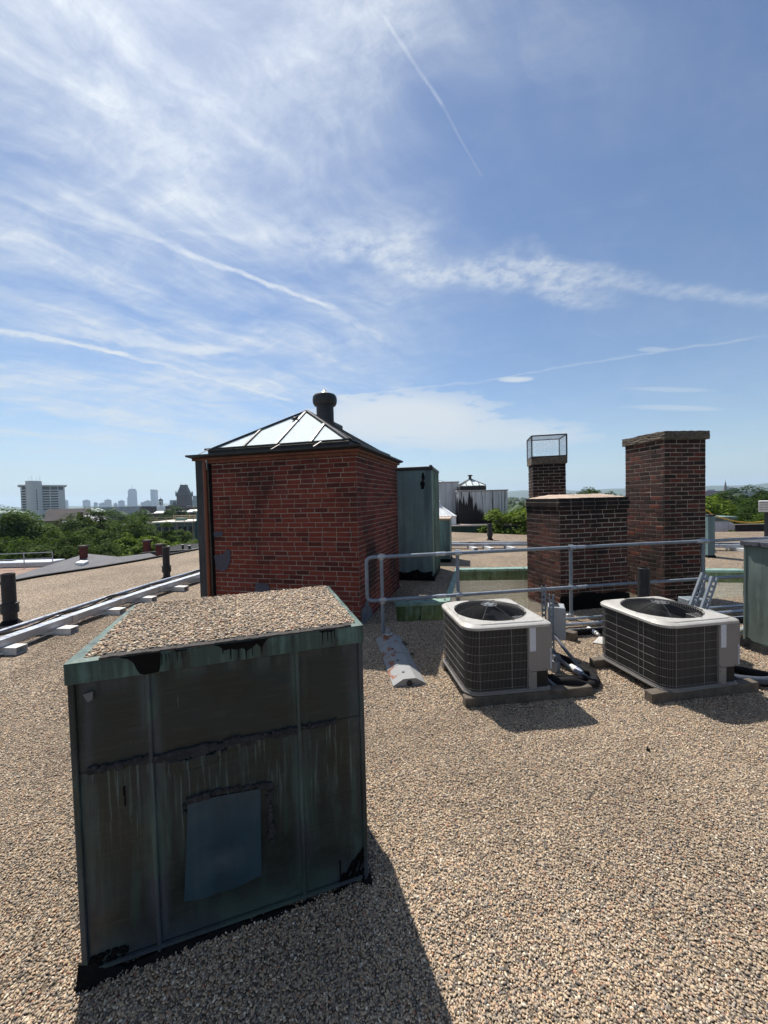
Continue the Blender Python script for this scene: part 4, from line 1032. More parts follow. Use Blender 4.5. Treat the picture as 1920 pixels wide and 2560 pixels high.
# ballast block of the first post
ba = thing('ballast_block', 'long grey ridged ballast block with rust stains holding the first railing post', 'ballast', (.01, 4.76, 0), -81.3)
def f_bal(b):
    p = pos(b); n = b.noise(p, 6, 5, .6)
    c = b.mix(n, (.17, .18, .19), (.30, .30, .295)); c = b.mix(b.mr(b.noise(b.scale(p, 1, .6, 1), 4.2, 5, .6), .55, .61), c, (.20, .060, .020)); c = b.mix(b.mr(b.noise(p, 16, 5, .7), .6, .7, 0, .6), c, (.10, .09, .085))
    return princ(b, c, .75, 0, b.noise(p, 50, 4, .6), .3, .006)
BAL = mat('rusty_grey_ballast', f_bal)
prof = [(-.155, 0), (-.155, .022), (-.060, .078), (.060, .078), (.155, .022), (.155, 0)]
for k in range(4):
    x0, x1 = k * .312, k * .312 + .306; n = 6; m = MB()
    m.add([(x0, y, z) for y, z in prof] + [(x1, y, z) for y, z in prof], [tuple(range(n - 1, -1, -1)), tuple(range(n, 2 * n))][::1] + [(i, (i + 1) % n, n + (i + 1) % n, n + i) for i in range(n)])
    m.v = [(x, y, z) for x, y, z in m.v]; m.build('segment', BAL, ba)
m = MB()
for k in (.2, .5, .82, 1.1): m.lathe([(.014, .0785), (.014, .081)], 12, (k, -.03, 0))
m.build('bolt_hole', BLACKPL, ba)
m = MB(); m.lathe([(.028, 0), (.028, .004)], 16); m.v = [(1.2445 + z, x - .0, .036 + y) for x, y, z in m.v]; m.build('end_hole', BLACKPL, ba)
m = MB(); m.lathe([(.055, .06), (.05, .088), (.034, .095), (.034, .15)], 18, (.03, -.0, 0)); m.build('post_socket', ALU, ba, True)

# ------------------------------------------------------------------ electrical gear behind the first condenser
def strut(m, p, q, wd=.041, up_=(0, -1, 0), slots=True, hole=None):
    """slotted channel"""
    p, q = Vector(p), Vector(q); d = (q - p).normalized(); u = Vector(up_); x = d.cross(u).normalized(); z = x.cross(d).normalized(); L = (q - p).length
    for s in (-1, 1): m.bar(p + x * s * wd / 2, q + x * s * wd / 2, .004, wd, z)
    n = int(L / .055)
    f = p + z * wd / 2
    m.bar(f - x * wd * .36, f - x * wd * .36 + d * L, wd * .28, .004, z); m.bar(f + x * wd * .36, f + x * wd * .36 + d * L, wd * .28, .004, z)
    for i in range(n + 1):
        a = max(0, i * .055 - .012); m.bar(f + d * a, f + d * min(L, i * .055 + .012), wd * .46, .004, z)


m = MB(); strut(m, (1.66, 4.02, 0), (1.66, 4.02, .80), up_=(-.5, -1, 0)); tag(m.build('strut_post', RAILM), 'slotted steel strut post behind condenser, the one touching the lower rail', 'post')
m = MB(); strut(m, (1.645, 3.80, .05), (1.645, 3.80, .765), up_=(-.6, -1, 0)); m.tube([(1.655, 3.76, .0), (1.655, 3.76, .12)], .05, 12); st = tag(m.build('strut_post', RAILM), 'slotted steel strut post at the condenser rear corner, nearest the disconnect box', 'post')
d = thing('disconnect_box', 'grey steel electrical disconnect box on a strut post behind the condenser', 'electrical box', (1.72, 4.06, 0), -22)
m = MB(); m.box(0, .165, 0, .20, .235, .56, b=.006); m.build('body', plain('grey_enclosure', (.33, .36, .38), .45, .2, .08, 8), d)
m = MB(); m.box(-.004, .169, -.008, .003, .228, .566, b=.004); m.build('cover', plain('grey_enclosure', (.33, .36, .38), .45, .2), d)
m = MB(); m.box(.02, .11, .05, .11, .56, .575, b=.004); m.tube([(.03, .08, .575), (.10, .1, .585)], .008, 6); m.build('hub', BLACKPL, d)
m = MB(); m.lathe([(.005, 0), (.005, .004)], 8, (.15, 0, 0)); m.v = [(x, -.008 - z, .50 + y) for x, y, z in m.v]; m.build('screw', BLACKMET, d)

m = MB(); m.tube([(1.30, 3.42, .29), (1.315, 3.38, .22), (1.39, 3.345, .14), (1.47, 3.315, .075), (1.55, 3.30, .035), (1.68, 3.33, .025), (1.74, 3.345, .03)], .017, 10, smooth=5)
tag(m.build('flexible_conduit', GREYCOND, None, True), 'thick grey flexible conduit curving from the condenser control box to the timber', 'conduit')
m = MB(); m.tube([(1.40, 3.42, .06), (1.60, 3.33, .115), (1.76, 3.36, .055), (1.88, 3.44, .042), (1.93, 3.56, .04), (1.91, 3.72, .04), (1.87, 3.90, .04), (1.79, 4.08, .04), (1.75, 4.3, .04), (1.85, 4.6, .04), (2.1, 4.86, .05)], .036, 12, smooth=6)
tag(m.build('insulated_pipe', BLACKRUB, None, True), 'black insulated refrigerant pipe looping on the gravel beside the condenser', 'pipe')
m = MB(); m.tube([(1.44, 3.45, .10), (1.62, 3.45, .09), (1.80, 3.50, .045), (1.86, 3.62, .03), (1.80, 3.86, .03), (1.73, 4.1, .03)], .026, 10, smooth=6)
tag(m.build('insulated_pipe', BLACKRUB, None, True), 'thinner black insulated pipe inside the loop beside the condenser', 'pipe')
m = MB(); m.tube([(1.66, 3.80, .20), (1.69, 3.74, .14), (1.78, 3.66, .06), (1.83, 3.62, .05), (1.84, 3.70, .10), (1.79, 3.86, .20), (1.76, 4.0, .28)], .018, 10, smooth=5); m.box(1.63, 1.70, 3.72, 3.78, .10, .18, b=.01)
tag(m.build('flexible_conduit', GREYCOND, None, True), 'short grey conduit looping at the foot of the strut post', 'conduit')
pl = thing('cable_connector', 'white and blue grey cable plug lying on the black pipe loop', 'plug', (1.786, 3.70, .075), 0)
m = MB(); m.tube([(0, 0, .0), (.010, -.045, 0), (.016, -.075, -.001)], [.030, .031, .031], 14); m.build('plug_body', WHITEPL, pl, True)
m = MB(); m.tube([(.016, -.075, -.001), (.022, -.105, -.002), (.030, -.145, -.004)], [.034, .033, .026], 14); m.build('plug_cap', plain('blue_grey_plastic', (.20, .23, .31), .5), pl, True)
m = MB(); m.tube([(.030, -.145, -.004), (.045, -.20, 0), (.075, -.25, -.01), (.06, -.32, -.04), (-.02, -.37, -.05), (-.14, -.39, -.05), (-.28, -.37, -.02)], .007, 8, smooth=6); m.build('lead', GREYCOND, pl, True)
m = MB(); m.tube([(0, 0, 0), (-.05, .06, .02), (-.10, .12, .05), (-.13, .2, .08)], .007, 8, smooth=5); m.build('lead', GREYCOND, pl, True)

for (label, mt, r0, pts) in (
        ('upper bright steel conduit running low behind the railing post towards the right condenser', ALU, .016, [(2.10, 4.98, .12), (2.6, 5.06, .115), (3.6, 5.22, .12), (5.2, 5.46, .11)]),
        ('second steel conduit with coupling, below the upper one behind the condensers', ALU, .021, [(2.06, 4.90, .075), (2.8, 4.985, .07), (3.8, 5.14, .07), (5.2, 5.36, .07)]),
        ('thin pale conduit lying lowest behind the condensers', TRAYM, .012, [(2.04, 4.76, .055), (2.8, 4.86, .045), (3.8, 5.0, .045), (5.2, 5.2, .045)]),
        ('black insulated pipe lying behind the condensers under the steel conduits', BLACKRUB, .040, [(2.02, 4.68, .045), (2.9, 4.80, .042), (3.9, 4.93, .042), (5.2, 5.1, .042)])):
    m = MB(); m.tube(pts, r0, 10, smooth=4); m.tube([tuple(Vector(pts[1]) + Vector((-.06, -.009, 0))), tuple(Vector(pts[1]) + Vector((.06, .009, 0)))], r0 * 1.25, 10)
    tag(m.build('conduit', mt, None, True), label, 'conduit')
b_ = timber('dark timber block under the disconnect box', (2.02, 4.80), (2.25, 4.53), 9, .10, .11); b_['group'] = 'loose timber'
m = MB(); m.tube([(2.555, 4.83, .05), (2.565, 4.66, .045)], .028, 14); m.tube([(2.565, 4.66, .045), (2.568, 4.62, .044)], .018, 12)
tag(m.build('pipe_stub', WHITEPL, None, True), 'short white plastic pipe stub lying left of the right condenser', 'pipe')
m = MB(); m.plate([(2.40, 4.44, .012), (2.62, 4.30, .012), (2.74, 4.52, .02), (2.56, 4.60, .02)], (0, 0, 1), .01); tag(m.build('metal_plate', plain('pale_sheet', (.45, .44, .41), .6), None), 'pale scrap plate on gravel behind the right condenser left corner', 'plate')

# leaning struts behind the right condenser
fr = thing('leaning_struts', 'pair of slotted steel struts leaning behind the right condenser', 'steel struts')
m = MB(); strut(m, (3.10, 4.02, .22), (3.352, 4.02, .89), .05, (-.35, -1, .1)); m.build('strut', RAILM, fr)
m = MB(); strut(m, (3.08, 3.82, .28), (3.285, 3.82, .895), .05, (-.35, -1, .1)); m.build('strut', RAILM, fr)
m = MB(); m.box(3.22, 3.42, 4.06, 4.22, .30, .60, b=.008); m.box(3.36, 3.52, 4.02, 4.18, .22, .47, b=.008); m.tube([(3.12, 4.04, 0), (3.12, 4.04, .3)], .025, 10); m.build('junction_box', plain('blue_grey_enclosure', (.16, .19, .215), .5, .1), fr)
m = MB(); m.tube([(3.0, 3.62, .16), (3.10, 3.72, .15), (3.25, 3.70, .07), (3.38, 3.56, .05), (3.6, 3.38, .045), (4.1, 3.2, .045)], .042, 12, smooth=6); tag(m.build('insulated_pipe', BLACKRUB, None, True), 'thick black insulated pipe leaving the right condenser towards the picture edge', 'pipe')
m = MB(); m.tube([(2.98, 3.52, .20), (3.06, 3.54, .14), (3.14, 3.50, .06), (3.3, 3.38, .04), (3.6, 3.25, .035), (4.1, 3.1, .035)], .030, 12, smooth=6); tag(m.build('insulated_pipe', BLACKRUB, None, True), 'thinner black pipe beside the thick one at the right condenser', 'pipe')
m = MB(); m.tube([(3.02, 3.64, .20), (3.12, 3.70, .20), (3.17, 3.63, .12), (3.10, 3.55, .09), (3.03, 3.52, .12)], .013, 10, smooth=5); tag(m.build('cable_loop', BLACKRUB, None, True), 'small black cable loop under the right condenser control box', 'cable')
m = MB(); m.tube([(3.06, 3.46, .055), (3.3, 3.34, .07), (3.5, 3.36, .075), (3.72, 3.24, .07)], .034, 10, smooth=4); tag(m.build('pipe_sleeve', plain('blue_grey_sleeve', (.035, .045, .065), .6), None, True), 'blue grey sleeve on the pipes at the right picture edge', 'pipe')
m = MB(); m.box(-.16, .16, -.05, .05, 0, .02, b=.004); m.box(-.14, .16, -.035, .015, .02, .05, b=.004); o = m.build('scrap_metal', plain('scrap', (.30, .31, .30), .5, .4, .3, 9), None, False, (4.30, 4.66, .01), (.06, 0, R(28))); tag(o, 'scrap angle iron lying left of the dented green copper box', 'scrap')

# ------------------------------------------------------------------ cast iron vent pipes
def vent_pipe(label, x, y, r0, hh, collar=True):
    t = thing('vent_pipe', label, 'vent pipe', (x, y, 0), 0, 'black vent pipes through the roof')
    m = MB(); m.lathe([(r0, 0), (r0, hh - .004), (r0 - .004, hh), (r0 - .012, hh), (r0 - .012, hh - .25)], 24); m.build('pipe', BLACKPL, t, True)
    if collar:
        m = MB(); m.lathe([(r0 + .004, .16), (r0 + .022, .165), (r0 + .024, .24), (r0 + .018, .285), (r0 + .03, .29), (r0 + .03, .315), (r0, .32)], 24); m.build('collar', BLACKPL, t, True)
    m = MB(); m.lathe([(r0 + .06, .0), (r0 + .035, .02), (r0 + .004, .06)], 20, cap=False); m.build('flashing', TAR, t, True)
    return t


vent_pipe('thick black vent pipe with collar at the left picture edge', -5.76, 5.84, .085, .77)
vent_pipe('black vent pipe with collar standing by the cable tray near the penthouse corner', -5.20, 9.10, .075, .76)
vent_pipe('black vent pipe rising behind the right condenser', 3.28, 4.86, .068, .80, False)
vent_pipe('distant dark vent pipe on the far gravel roof beside the leafy tree', 4.28, 15.6, .09, .66)

# ------------------------------------------------------------------ cable tray along the left
def tray_run(name, label, path, blocks, cables, back=.33):
    t = thing(name, label, 'cable tray', (path[0][0], path[0][1], 0), 0)
    o = Vector((path[0][0], path[0][1], 0)); P3 = [Vector((x, y, 0)) - o for x, y in path]
    for a, c in zip(P3, P3[1:]):
        d = (c - a).normalized(); n = Vector((-d.y, d.x, 0))       # to the left of travel
        m = MB(); m.bar(a + n * .07 + Vector((0, 0, .137)), c - d * .006 + n * .07 + Vector((0, 0, .137)), .14, .095); m.build('duct', TRAYM, t)
        m = MB(); m.tube([a + n * back + Vector((0, 0, .190)), c + n * back + Vector((0, 0, .190))], .028, 10); m.build('side_channel', TRAYM, t)
        m = MB(); q = c - d * .10; m.bar(q - n * .004 + Vector((0, 0, .138)), q + d * .09 - n * .004 + Vector((0, 0, .138)), .004, .085); m.bar(q + n * .0 + Vector((0, 0, .187)), q + n * (back + .03) + Vector((0, 0, .187)), .04, .006); m.build('splice_plate', ALU, t)
    for i, cc in enumerate(cables):
        m = MB(); pts = []
        for k, a in enumerate(P3):
            d = (P3[min(k + 1, len(P3) - 1)] - P3[max(k - 1, 0)]).normalized(); n = Vector((-d.y, d.x, 0)); pts.append(a + n * (cc + .02 * math.sin(k * 2.1 + i * 2)) + Vector((0, 0, .200 + .012 * (k % 2))))
            if k < len(P3) - 1: e = (P3[k] + P3[k + 1]) / 2; pts.append(e + n * (cc - .015 * math.sin(k * 1.3 + i)) + Vector((0, 0, .150)))
        m.tube(pts, .0135 if i < 2 else .006, 8, smooth=3); m.build('cable', BLACKRUB, t, True)
    if len(cables) > 1:
        m = MB(); m.tube([a + Vector((.012, -.012, .075)) + (Vector((.03, -.02, -.035)) if k % 2 else Vector((0, 0, 0))) for k, a in enumerate(P3)], .006, 6, smooth=4); m.build('cable', WHITEPL, t, True)
    for s_ in blocks:
        x, y, yaw = s_
        m = MB(); a0, a1, w_, z1 = -.17, .42, .070, .088; th = .008
        m.box(a0, a1, -w_, w_, 0, th); m.box(a0, a1, -w_, w_, z1 - th, z1); m.box(a0, a1, -w_, -w_ + th, th, z1 - th); m.box(a0, a1, w_ - th, w_, th, z1 - th); m.box(a0 + .09, a0 + .10, -w_ + th, w_ - th, th, z1 - th)
        o_ = tag(m.build('tray_support', WHITEPL, None, False, (x, y, .006), (0, 0, R(yaw))), None, 'support block', 'white tube supports under the cable trays'); yield o_
    yield t


LP = [(-4.72, 3.2), (-4.62, 4.54), (-4.54, 5.62), (-4.47, 6.55), (-4.36, 7.50), (-4.12, 8.85), (-3.9, 10.2), (-3.6, 11.5)]
bl = [(-4.59, 4.62, 174), (-4.50, 5.30, 175), (-4.44, 6.20, 175), (-4.37, 6.95, 172), (-4.21, 7.78, 170), (-4.02, 8.6, 168)]
wd_ = ['white square tube support nearest the left picture edge under the tray', 'second white tube support from the left edge under the tray', 'white tube support under the tray, midway, left of the hatch top corner', 'white tube support under the tray just above the hatch back corner', 'white tube support under the tray, next to last before the penthouse', 'white tube support under the tray closest to the penthouse corner']
rs_ = list(tray_run('cable_tray', 'long aluminium cable duct with black cables along the left roof', LP, bl, (.19, .27, .15)))
for o, l_ in zip(rs_, wd_): o['label'] = l_
FP = [(1.4, 13.35), (2.9, 13.0), (4.7, 12.75), (6.6, 12.2), (8.4, 11.65), (9.9, 11.2), (11.5, 10.9)]
rs_ = list(tray_run('cable_tray', 'distant aluminium cable duct crossing the far gravel roof', FP, [(2.95, 12.72, 100), (3.45, 12.6, 100), (4.15, 12.55, 100), (9.4, 11.15, 100), (10.25, 11.0, 100)], (.15,), .26))
for o, l_ in zip(rs_, ['small white tube support leftmost under the far roof duct', 'small white tube support second from left under the far duct', 'small white tube support under the far duct, beside the broad chimney', 'white tube support under the far duct, just right of the tall chimney', 'white tube support under the far duct, next to the dented green box']): o['label'] = l_
c = thing('metal_upstand', 'narrow blue grey sheet metal upstand beside the tall chimney on the far roof', 'roof upstand', (8.53, 10.12, 0), -13)
m = MB(); m.box(0, .16, 0, .4, .03, 1.10, b=.005); m.build('body', CU_TALL, c); m = MB(); m.box(-.01, .17, -.01, .41, 1.09, 1.135, b=.004); m.build('cap', BLACKMET, c)
m = MB(); m.box(-.02, .18, -.02, .42, -.005, .06, b=.006); m.build('tar_base', TAR, c)

# bits lying on the gravel
def bit(name, label, cat, loc, s, mt, seed):
    r_ = random.Random(seed); bm = bmesh.new(); bmesh.ops.create_icosphere(bm, subdivisions=2, radius=1)
    for v in bm.verts: v.co = Vector((v.co.x * s[0], v.co.y * s[1], v.co.z * s[2])) * r_.uniform(.78, 1.15)
    mb = MB(); mb.add([v.co.copy() for v in bm.verts], [[v.index for v in f.verts] for f in bm.faces]); bm.free()
    tag(mb.build(name, mt, None, False, loc, (0, 0, seed)), label, cat)


bit('tar_lump', 'black tar lump on open gravel below the right condenser', 'debris', (1.743, 2.546, .014), (.020, .013, .012), TAR, 1)
bit('brick_chip', 'small red brick chip on gravel near the right condenser shadow', 'debris', (2.084, 2.708, .012), (.017, .012, .010), B_PENT, 2)
bit('dark_stone', 'flat dark stone on the open gravel at right of centre', 'debris', (1.509, 2.123, .012), (.019, .009, .009), TAR, 3)
bit('dark_stone', 'little dark stone on gravel to the right of the hatch shadow', 'debris', (.401, 2.13, .012), (.014, .012, .008), TAR, 4)
bit('cement_crumb', 'crumb of cement lying beside the railing ballast block', 'debris', (.20, 4.55, .03), (.045, .03, .02), CONC, 5)
bit('cement_crumb', 'smaller cement crumb in the shade right of the ballast block', 'debris', (.27, 4.25, .02), (.03, .024, .014), CONC, 6)

# ------------------------------------------------------------------ ground and hills
def f_ground(b):
    n = b.noise(pos(b), .012, 6, .6); return princ(b, b.mix(b.mr(n, .4, .6), (.045, .065, .025), (.10, .10, .09)), .95, spec=.1)


m = MB(); n = 64; rad = [0, 60, 250, 900, 2500, 4500, 6300]
vv = [(0, 0, -14)]; ff = []
for r0 in rad[1:]: vv += [(r0 * math.cos(2 * math.pi * k / n), r0 * math.sin(2 * math.pi * k / n), -14 - (r0 / 9000) ** 2 * 3) for k in range(n)]
for k in range(n): ff.append((0, 1 + k, 1 + (k + 1) % n))
for i in range(len(rad) - 2):
    for k in range(n): ff.append((1 + i * n + k, 1 + (i + 1) * n + k, 1 + (i + 1) * n + (k + 1) % n, 1 + i * n + (k + 1) % n))
m.add(vv, ff); tag(m.build('ground', mat('town_ground', f_ground)), kind='structure')
FOLFAR = plain('far_woodland', (.035, .060, .022), .95, 0, .4, .01)
m = MB(); vv = []; ff = []; n = 90; rr = random.Random(3)
for i in range(n):
    az = R(-46 + 100 * i / (n - 1)); s = i / (n - 1)
    hgt = (16 if s < .45 else 16 + 45 * min(1, (s - .45) / .12)) * (1 + .16 * math.sin(i * .55) + .12 * math.sin(i * 1.31 + 1) + rr.uniform(-.05, .05))
    for j, (d, k) in enumerate(((4200, 0), (4800, .75), (5200, 1.0), (5900, .6))):
        vv.append((d * math.sin(az), d * math.cos(az), -16 + (hgt + 16) * k * (1 + rr.uniform(-.03, .03))))
for i in range(n - 1):
    for j in range(3): ff.append((i * 4 + j, (i + 1) * 4 + j, (i + 1) * 4 + j + 1, i * 4 + j + 1))
m.add(vv, ff); tag(m.build('hills', FOLFAR, None, True), kind='structure')

# ------------------------------------------------------------------ next roofs behind
c = thing('rear_roof_parapet', 'low roof edge with dark green fascia behind the far gravel roof', 'parapet', (2.2, 20.3, 0), -6)
m = MB(); m.box(-5, 4.8, .06, 9, -12, .27); m.build('roof_body', plain('reddish_roof_gravel', (.20, .15, .12), .95, 0, .3, 5), c)
m = MB(); m.box(-5, 4.85, 0, .06, -.35, .24, b=.01); m.build('fascia', copper('dark_green_fascia', (.012, .045, .030), (.03, .08, .06), (.008, .012, .01), .6, .5, 2.0), c)
m = MB(); m.box(-5, 4.9, -.05, .14, .24, .31, b=.008); m.build('coping', plain('pale_coping', (.34, .32, .29), .8), c)


def f_zinc(dark, lo, hi, c0=(.30, .31, .33), c1=(.42, .43, .45)):
    def fn(b):
        p = pos(b); z = b.n('ShaderNodeSeparateXYZ', {0: p}).outputs[2]; x = b.n('ShaderNodeSeparateXYZ', {0: p}).outputs[0]
        st = b.noise(b.scale(p, 1, 1, .05), 9, 6, .65); c = b.mix(b.mr(st, .35, .65), c0, c1)
        if dark:
            lim = b.m('ADD', b.m('MULTIPLY', b.m('SUBTRACT', b.noise(b.scale(p, 1, 1, .03), 4.2, 6, .7), .5), 3.6), b.mr(x, 4.9, 7.1, .0, -2.6, False))
            c = b.mix(b.mr(b.m('SUBTRACT', b.m('ADD', lim, 1.75), z), -.12, .12), c, (.016, .014, .016))
            c = b.mix(b.mr(b.noise(b.scale(p, 1, 1, .02), 12, 5, .6), .54, .60, 0, .85), c, (.02, .018, .02))
        return princ(b, c, .5, .3, b.noise(b.scale(p, 1, 1, .2), 5, 3), .3, .01)
    return fn


ZINC = mat('grey_zinc', f_zinc(False, 0, 0, (.40, .41, .43), (.54, .55, .57))); ZINCB = mat('tar_stained_zinc', f_zinc(True, 0, 0, (.50, .50, .52), (.68, .68, .70)))
WHITEM = plain('white_sheet_metal', (.80, .81, .81), .5, .1, .1, 3)


def metal_pent(label, loc, yaw, w_, d_, z0, z1, mt, rib, sky_):
    t = thing('metal_penthouse', label, 'penthouse', loc, yaw)
    m = MB(); m.box(0, w_, 0, d_, z0 - 1, z1); m.build('wall', mt, t)
    n = int(round(w_ / rib))
    for i in range(n + 1): m = MB(); m.box(w_ * i / n - .014, w_ * i / n + .014, -.03, .0, z0, z1 - .01); m.build('standing_seam', mt, t)
    m = MB(); m.box(-.06, w_ + .06, -.06, d_ + .06, z1, z1 + .07, b=.01); m.build('cap', plain('grey_cap', (.30, .29, .28), .7), t)
    if sky_: sky_(t)
    return t


def sky_grey(t):
    m = MB(); m.box(-.35, .95, .12, 1.5, 2.66, 2.72); m.build('curb', ZINC, t)
    pyramid(t, -.40, 1.05, .08, 1.6, 2.72, Vector((.10, .84, 3.04)), 5, ALU, .03, PANE)
    m = MB(); m.lathe([(.11, 2.9), (.11, 3.18), (.17, 3.2), (.17, 3.26), (.05, 3.3)], 18, (-.55, .8, 0)); m.lathe([(.2, 2.88), (.2, 2.94)], 18, (-.3, .6, 0)); m.build('vent', ZINC, t, True)


metal_pent('grey zinc clad penthouse with shallow glass roof, partly hidden by the copper shaft', (2.6, 23.2, 0), -4, 1.9, 2.5, .3, 2.66, ZINC, .42, None if False else sky_grey)


def sky_blk(t):
    m = MB(); m.box(.12, 1.62, .15, 1.65, 2.12, 2.40, b=.03); m.build('curb', BLACKMET, t)
    pyramid(t, .14, 1.60, .15, 1.65, 2.42, Vector((.85, .9, 2.84)), 4, BLACKMET, .035, PANE)
    m = MB(); m.lathe([(.10, 2.76), (.08, 2.9), (.07, 2.98), (.15, 3.02), (.15, 3.06), (.04, 3.08)], 16, (.85, .9, 0)); m.build('vent', BLACKMET, t, True)


metal_pent('whitish metal penthouse streaked with black tar under a small glass pyramid, behind the tree', (4.25, 21.9, 0), -2, 2.75, 3.0, .27, 2.08, ZINCB, .115, sky_blk)
t = thing('white_skylight', 'little white sheet metal pyramid skylight with knob finial, low beside the copper shaft', 'skylight', (2.55, 21.3, 0), -5)
m = MB(); m.box(0, 1.42, 0, 1.5, .2, .72, b=.02); m.build('base', WHITEM, t)
m = MB(); a = Vector((.52, .75, 1.36)); q = [Vector(v) for v in ((-.05, -.05, .74), (1.47, -.05, .74), (1.47, 1.55, .74), (-.05, 1.55, .74))]
m.add([*q, a + Vector((-.1, -.1, 0)), a + Vector((.1, -.1, 0)), a + Vector((.1, .1, 0)), a + Vector((-.1, .1, 0))], [(0, 1, 5, 4), (1, 2, 6, 5), (2, 3, 7, 6), (3, 0, 4, 7), (4, 5, 6, 7), (3, 2, 1, 0)]); m.build('pyramid', WHITEM, t)
for k in range(1, 7): s = k / 7; m = MB(); m.bar(q[0].lerp(q[1], s) + Vector((0, 0, .012)), a + Vector((-.1 + .2 * s, -.1, .012)), .03, .03); m.build('rib', WHITEM, t)
m = MB(); m.lathe([(.13, 1.3), (.15, 1.42), (.07, 1.46), (.06, 1.52), (.13, 1.53), (.12, 1.57), (.03, 1.64)], 16, (a.x, a.y, 0)); m.build('finial', WHITEM, t, True)

# right background
t = thing('white_dormer', 'white clapboard dormer with green eaves trimmed roof beyond the far roof', 'dormer', (16.3, 19.3, 0), -3)
m = MB(); m.box(0, .95, 0, 1.6, -3, .25); m.build('wall', WHITEM, t)
for k in range(12): m = MB(); m.box(.01 + k * .078, .075 + k * .078, -.012, 0, -.6, .22); m.build('board', WHITEM, t)
m = MB(); m.box(-.1, 1.15, -.12, 1.7, .25, .35, b=.01); m.box(-.1, 1.25, -.18, 1.7, .35, .47, b=.01); m.build('eave', CU_GREEN, t)
m = MB(); m.add([(.96, -.02, .24), (1.75, -.02, -.22), (.96, -.02, -.22), (.96, .25, .24), (1.75, .25, -.22), (.96, .25, -.22)], [(0, 2, 1), (3, 4, 5), (0, 1, 4, 3), (1, 2, 5, 4), (2, 0, 3, 5)]); m.build('cheek', WHITEM, t)
t = thing('dark_parapet', 'dark brown boarded parapet with pale top edge at the right background', 'parapet', (16.9, 18.4, 0), -2)
for k in range(3): m = MB(); m.box(0, 6, 0, .12, -.3 + k * .13, -.18 + k * .13, b=.006); m.build('board', plain('dark_brown_board', (.022, .018, .017), .8, 0, .4, 3, 1, 0, (.07, .06, .055), .5), t)
m = MB(); m.box(-.1, 6, -.05, .25, .09, .13, b=.006); m.build('coping', CONC, t)
t = thing('louvred_unit', 'white louvred ventilation unit at the right picture edge above the trees', 'ventilation unit', (13.98, 14.35, 0), -46)
m = MB(); m.box(0, .9, .02, .6, .955, 1.31); m.build('body', plain('unit_grey', (.28, .28, .29), .7), t)
m = MB(); m.box(.15, .5, .2, .4, 0, .955); m.build('plinth', DARKWOOD, t)
for k in range(5): m = MB(); m.plate([(.02, .0, .975 + k * .066), (.27, .0, .975 + k * .066), (.27, -.012, 1.013 + k * .066), (.02, -.012, 1.013 + k * .066)], (0, -1, 0), .01); m.build('slat', WHITEM, t)
m = MB(); m.box(-.005, .02, -.02, .02, .945, 1.32); m.box(.27, .295, -.02, .02, .945, 1.32); m.box(.0, .29, -.021, .02, .94, .962); m.box(-.01, .92, -.022, .6, 1.315, 1.345, b=.006); m.box(.0, .9, .0, .6, .935, .958); m.build('frame', WHITEM, t)
m = MB(); m.tube([(12.3, 15, 1.2), (12.62, 15, .99), (12.95, 15, .78), (13.58, 15, .585), (14.05, 15, .505), (14.44, 15, .49), (14.83, 15, .525), (15.3, 15, .56), (16.2, 15.2, .60)], .022, 8, smooth=5)
tag(m.build('yellow_hose', plain('yellow_hose', (.55, .33, .035), .5), None, True), 'yellow hose sagging across in front of the trees at right', 'hose')

# ------------------------------------------------------------------ neighbouring roofs on the left
SLATE = plain('grey_shingle_roof', (.115, .115, .125), .85, 0, .18, 3, 1, .01)
t = thing('grey_roofed_house', 'neighbouring house with grey hipped shingle roof and dormer ridges below the roof edge', 'house')
def roofplane(t, quads, mt, name='roof'):
    m = MB()
    for q in quads: m.plate(q, (0, 0, 1), .10)
    return m.build(name, mt, t)
Q = lambda x, y, z: (x, y, z)
A_ = [Q(-17.6, 16.0, -1.75), Q(-13.4, 14.2, -2.05), Q(-12.9, 18.6, -.80), Q(-15.3, 19.6, -.72)]     # near slope of the first hip
roofplane(t, [A_, [Q(-17.6, 16.0, -1.75), Q(-15.3, 19.6, -.72), Q(-17.9, 23.5, -1.9)], [Q(-15.3, 19.6, -.72), Q(-12.9, 18.6, -.80), Q(-14.0, 24, -2.0), Q(-17.9, 23.5, -1.9)]], SLATE)
roofplane(t, [[Q(-13.4, 14.2, -2.05), Q(-10.4, 14.6, -2.0), Q(-12.4, 21.6, -.95), Q(-14.9, 21.5, -1.30), Q(-12.9, 18.6, -.80)], [Q(-10.4, 14.6, -2.0), Q(-8.0, 16.5, -1.9), Q(-9.6, 22.4, -.80), Q(-12.4, 21.6, -.95)]], SLATE)
m = MB(); m.prism([(-17.4, 16.2), (-13.4, 14.5), (-8.2, 16.6), (-9.6, 24), (-17.7, 23.4)], -14, -2.3); m.build('wall', BRICKFAR, t)
m = MB(); m.prism([(-13.0, 20.6), (-8.8, 21.4), (-9.0, 26), (-13.6, 25.5)], -3, -.86); m.build('flat_roof', TAR, t)
m = MB(); m.bar((-13.0, 20.55, -.80), (-8.8, 21.35, -.72), .12, .10); m.build('flat_roof_edge', BLACKMET, t)
m = MB(); m.plate([(-14.6, 18.05, -.97), (-14.05, 17.85, -.97), (-14.0, 18.1, -.90), (-14.55, 18.3, -.90)], (0, 0, 1), .12); m.build('roof_light', WHITEM, t)
m = MB(); m.lathe([(.3, -1.45), (.25, -1.2), (.14, -1.12), (.03, -1.10)], 14, (-12.55, 18.7, 0)); m.build('vent_hood', SLATE, t, True)
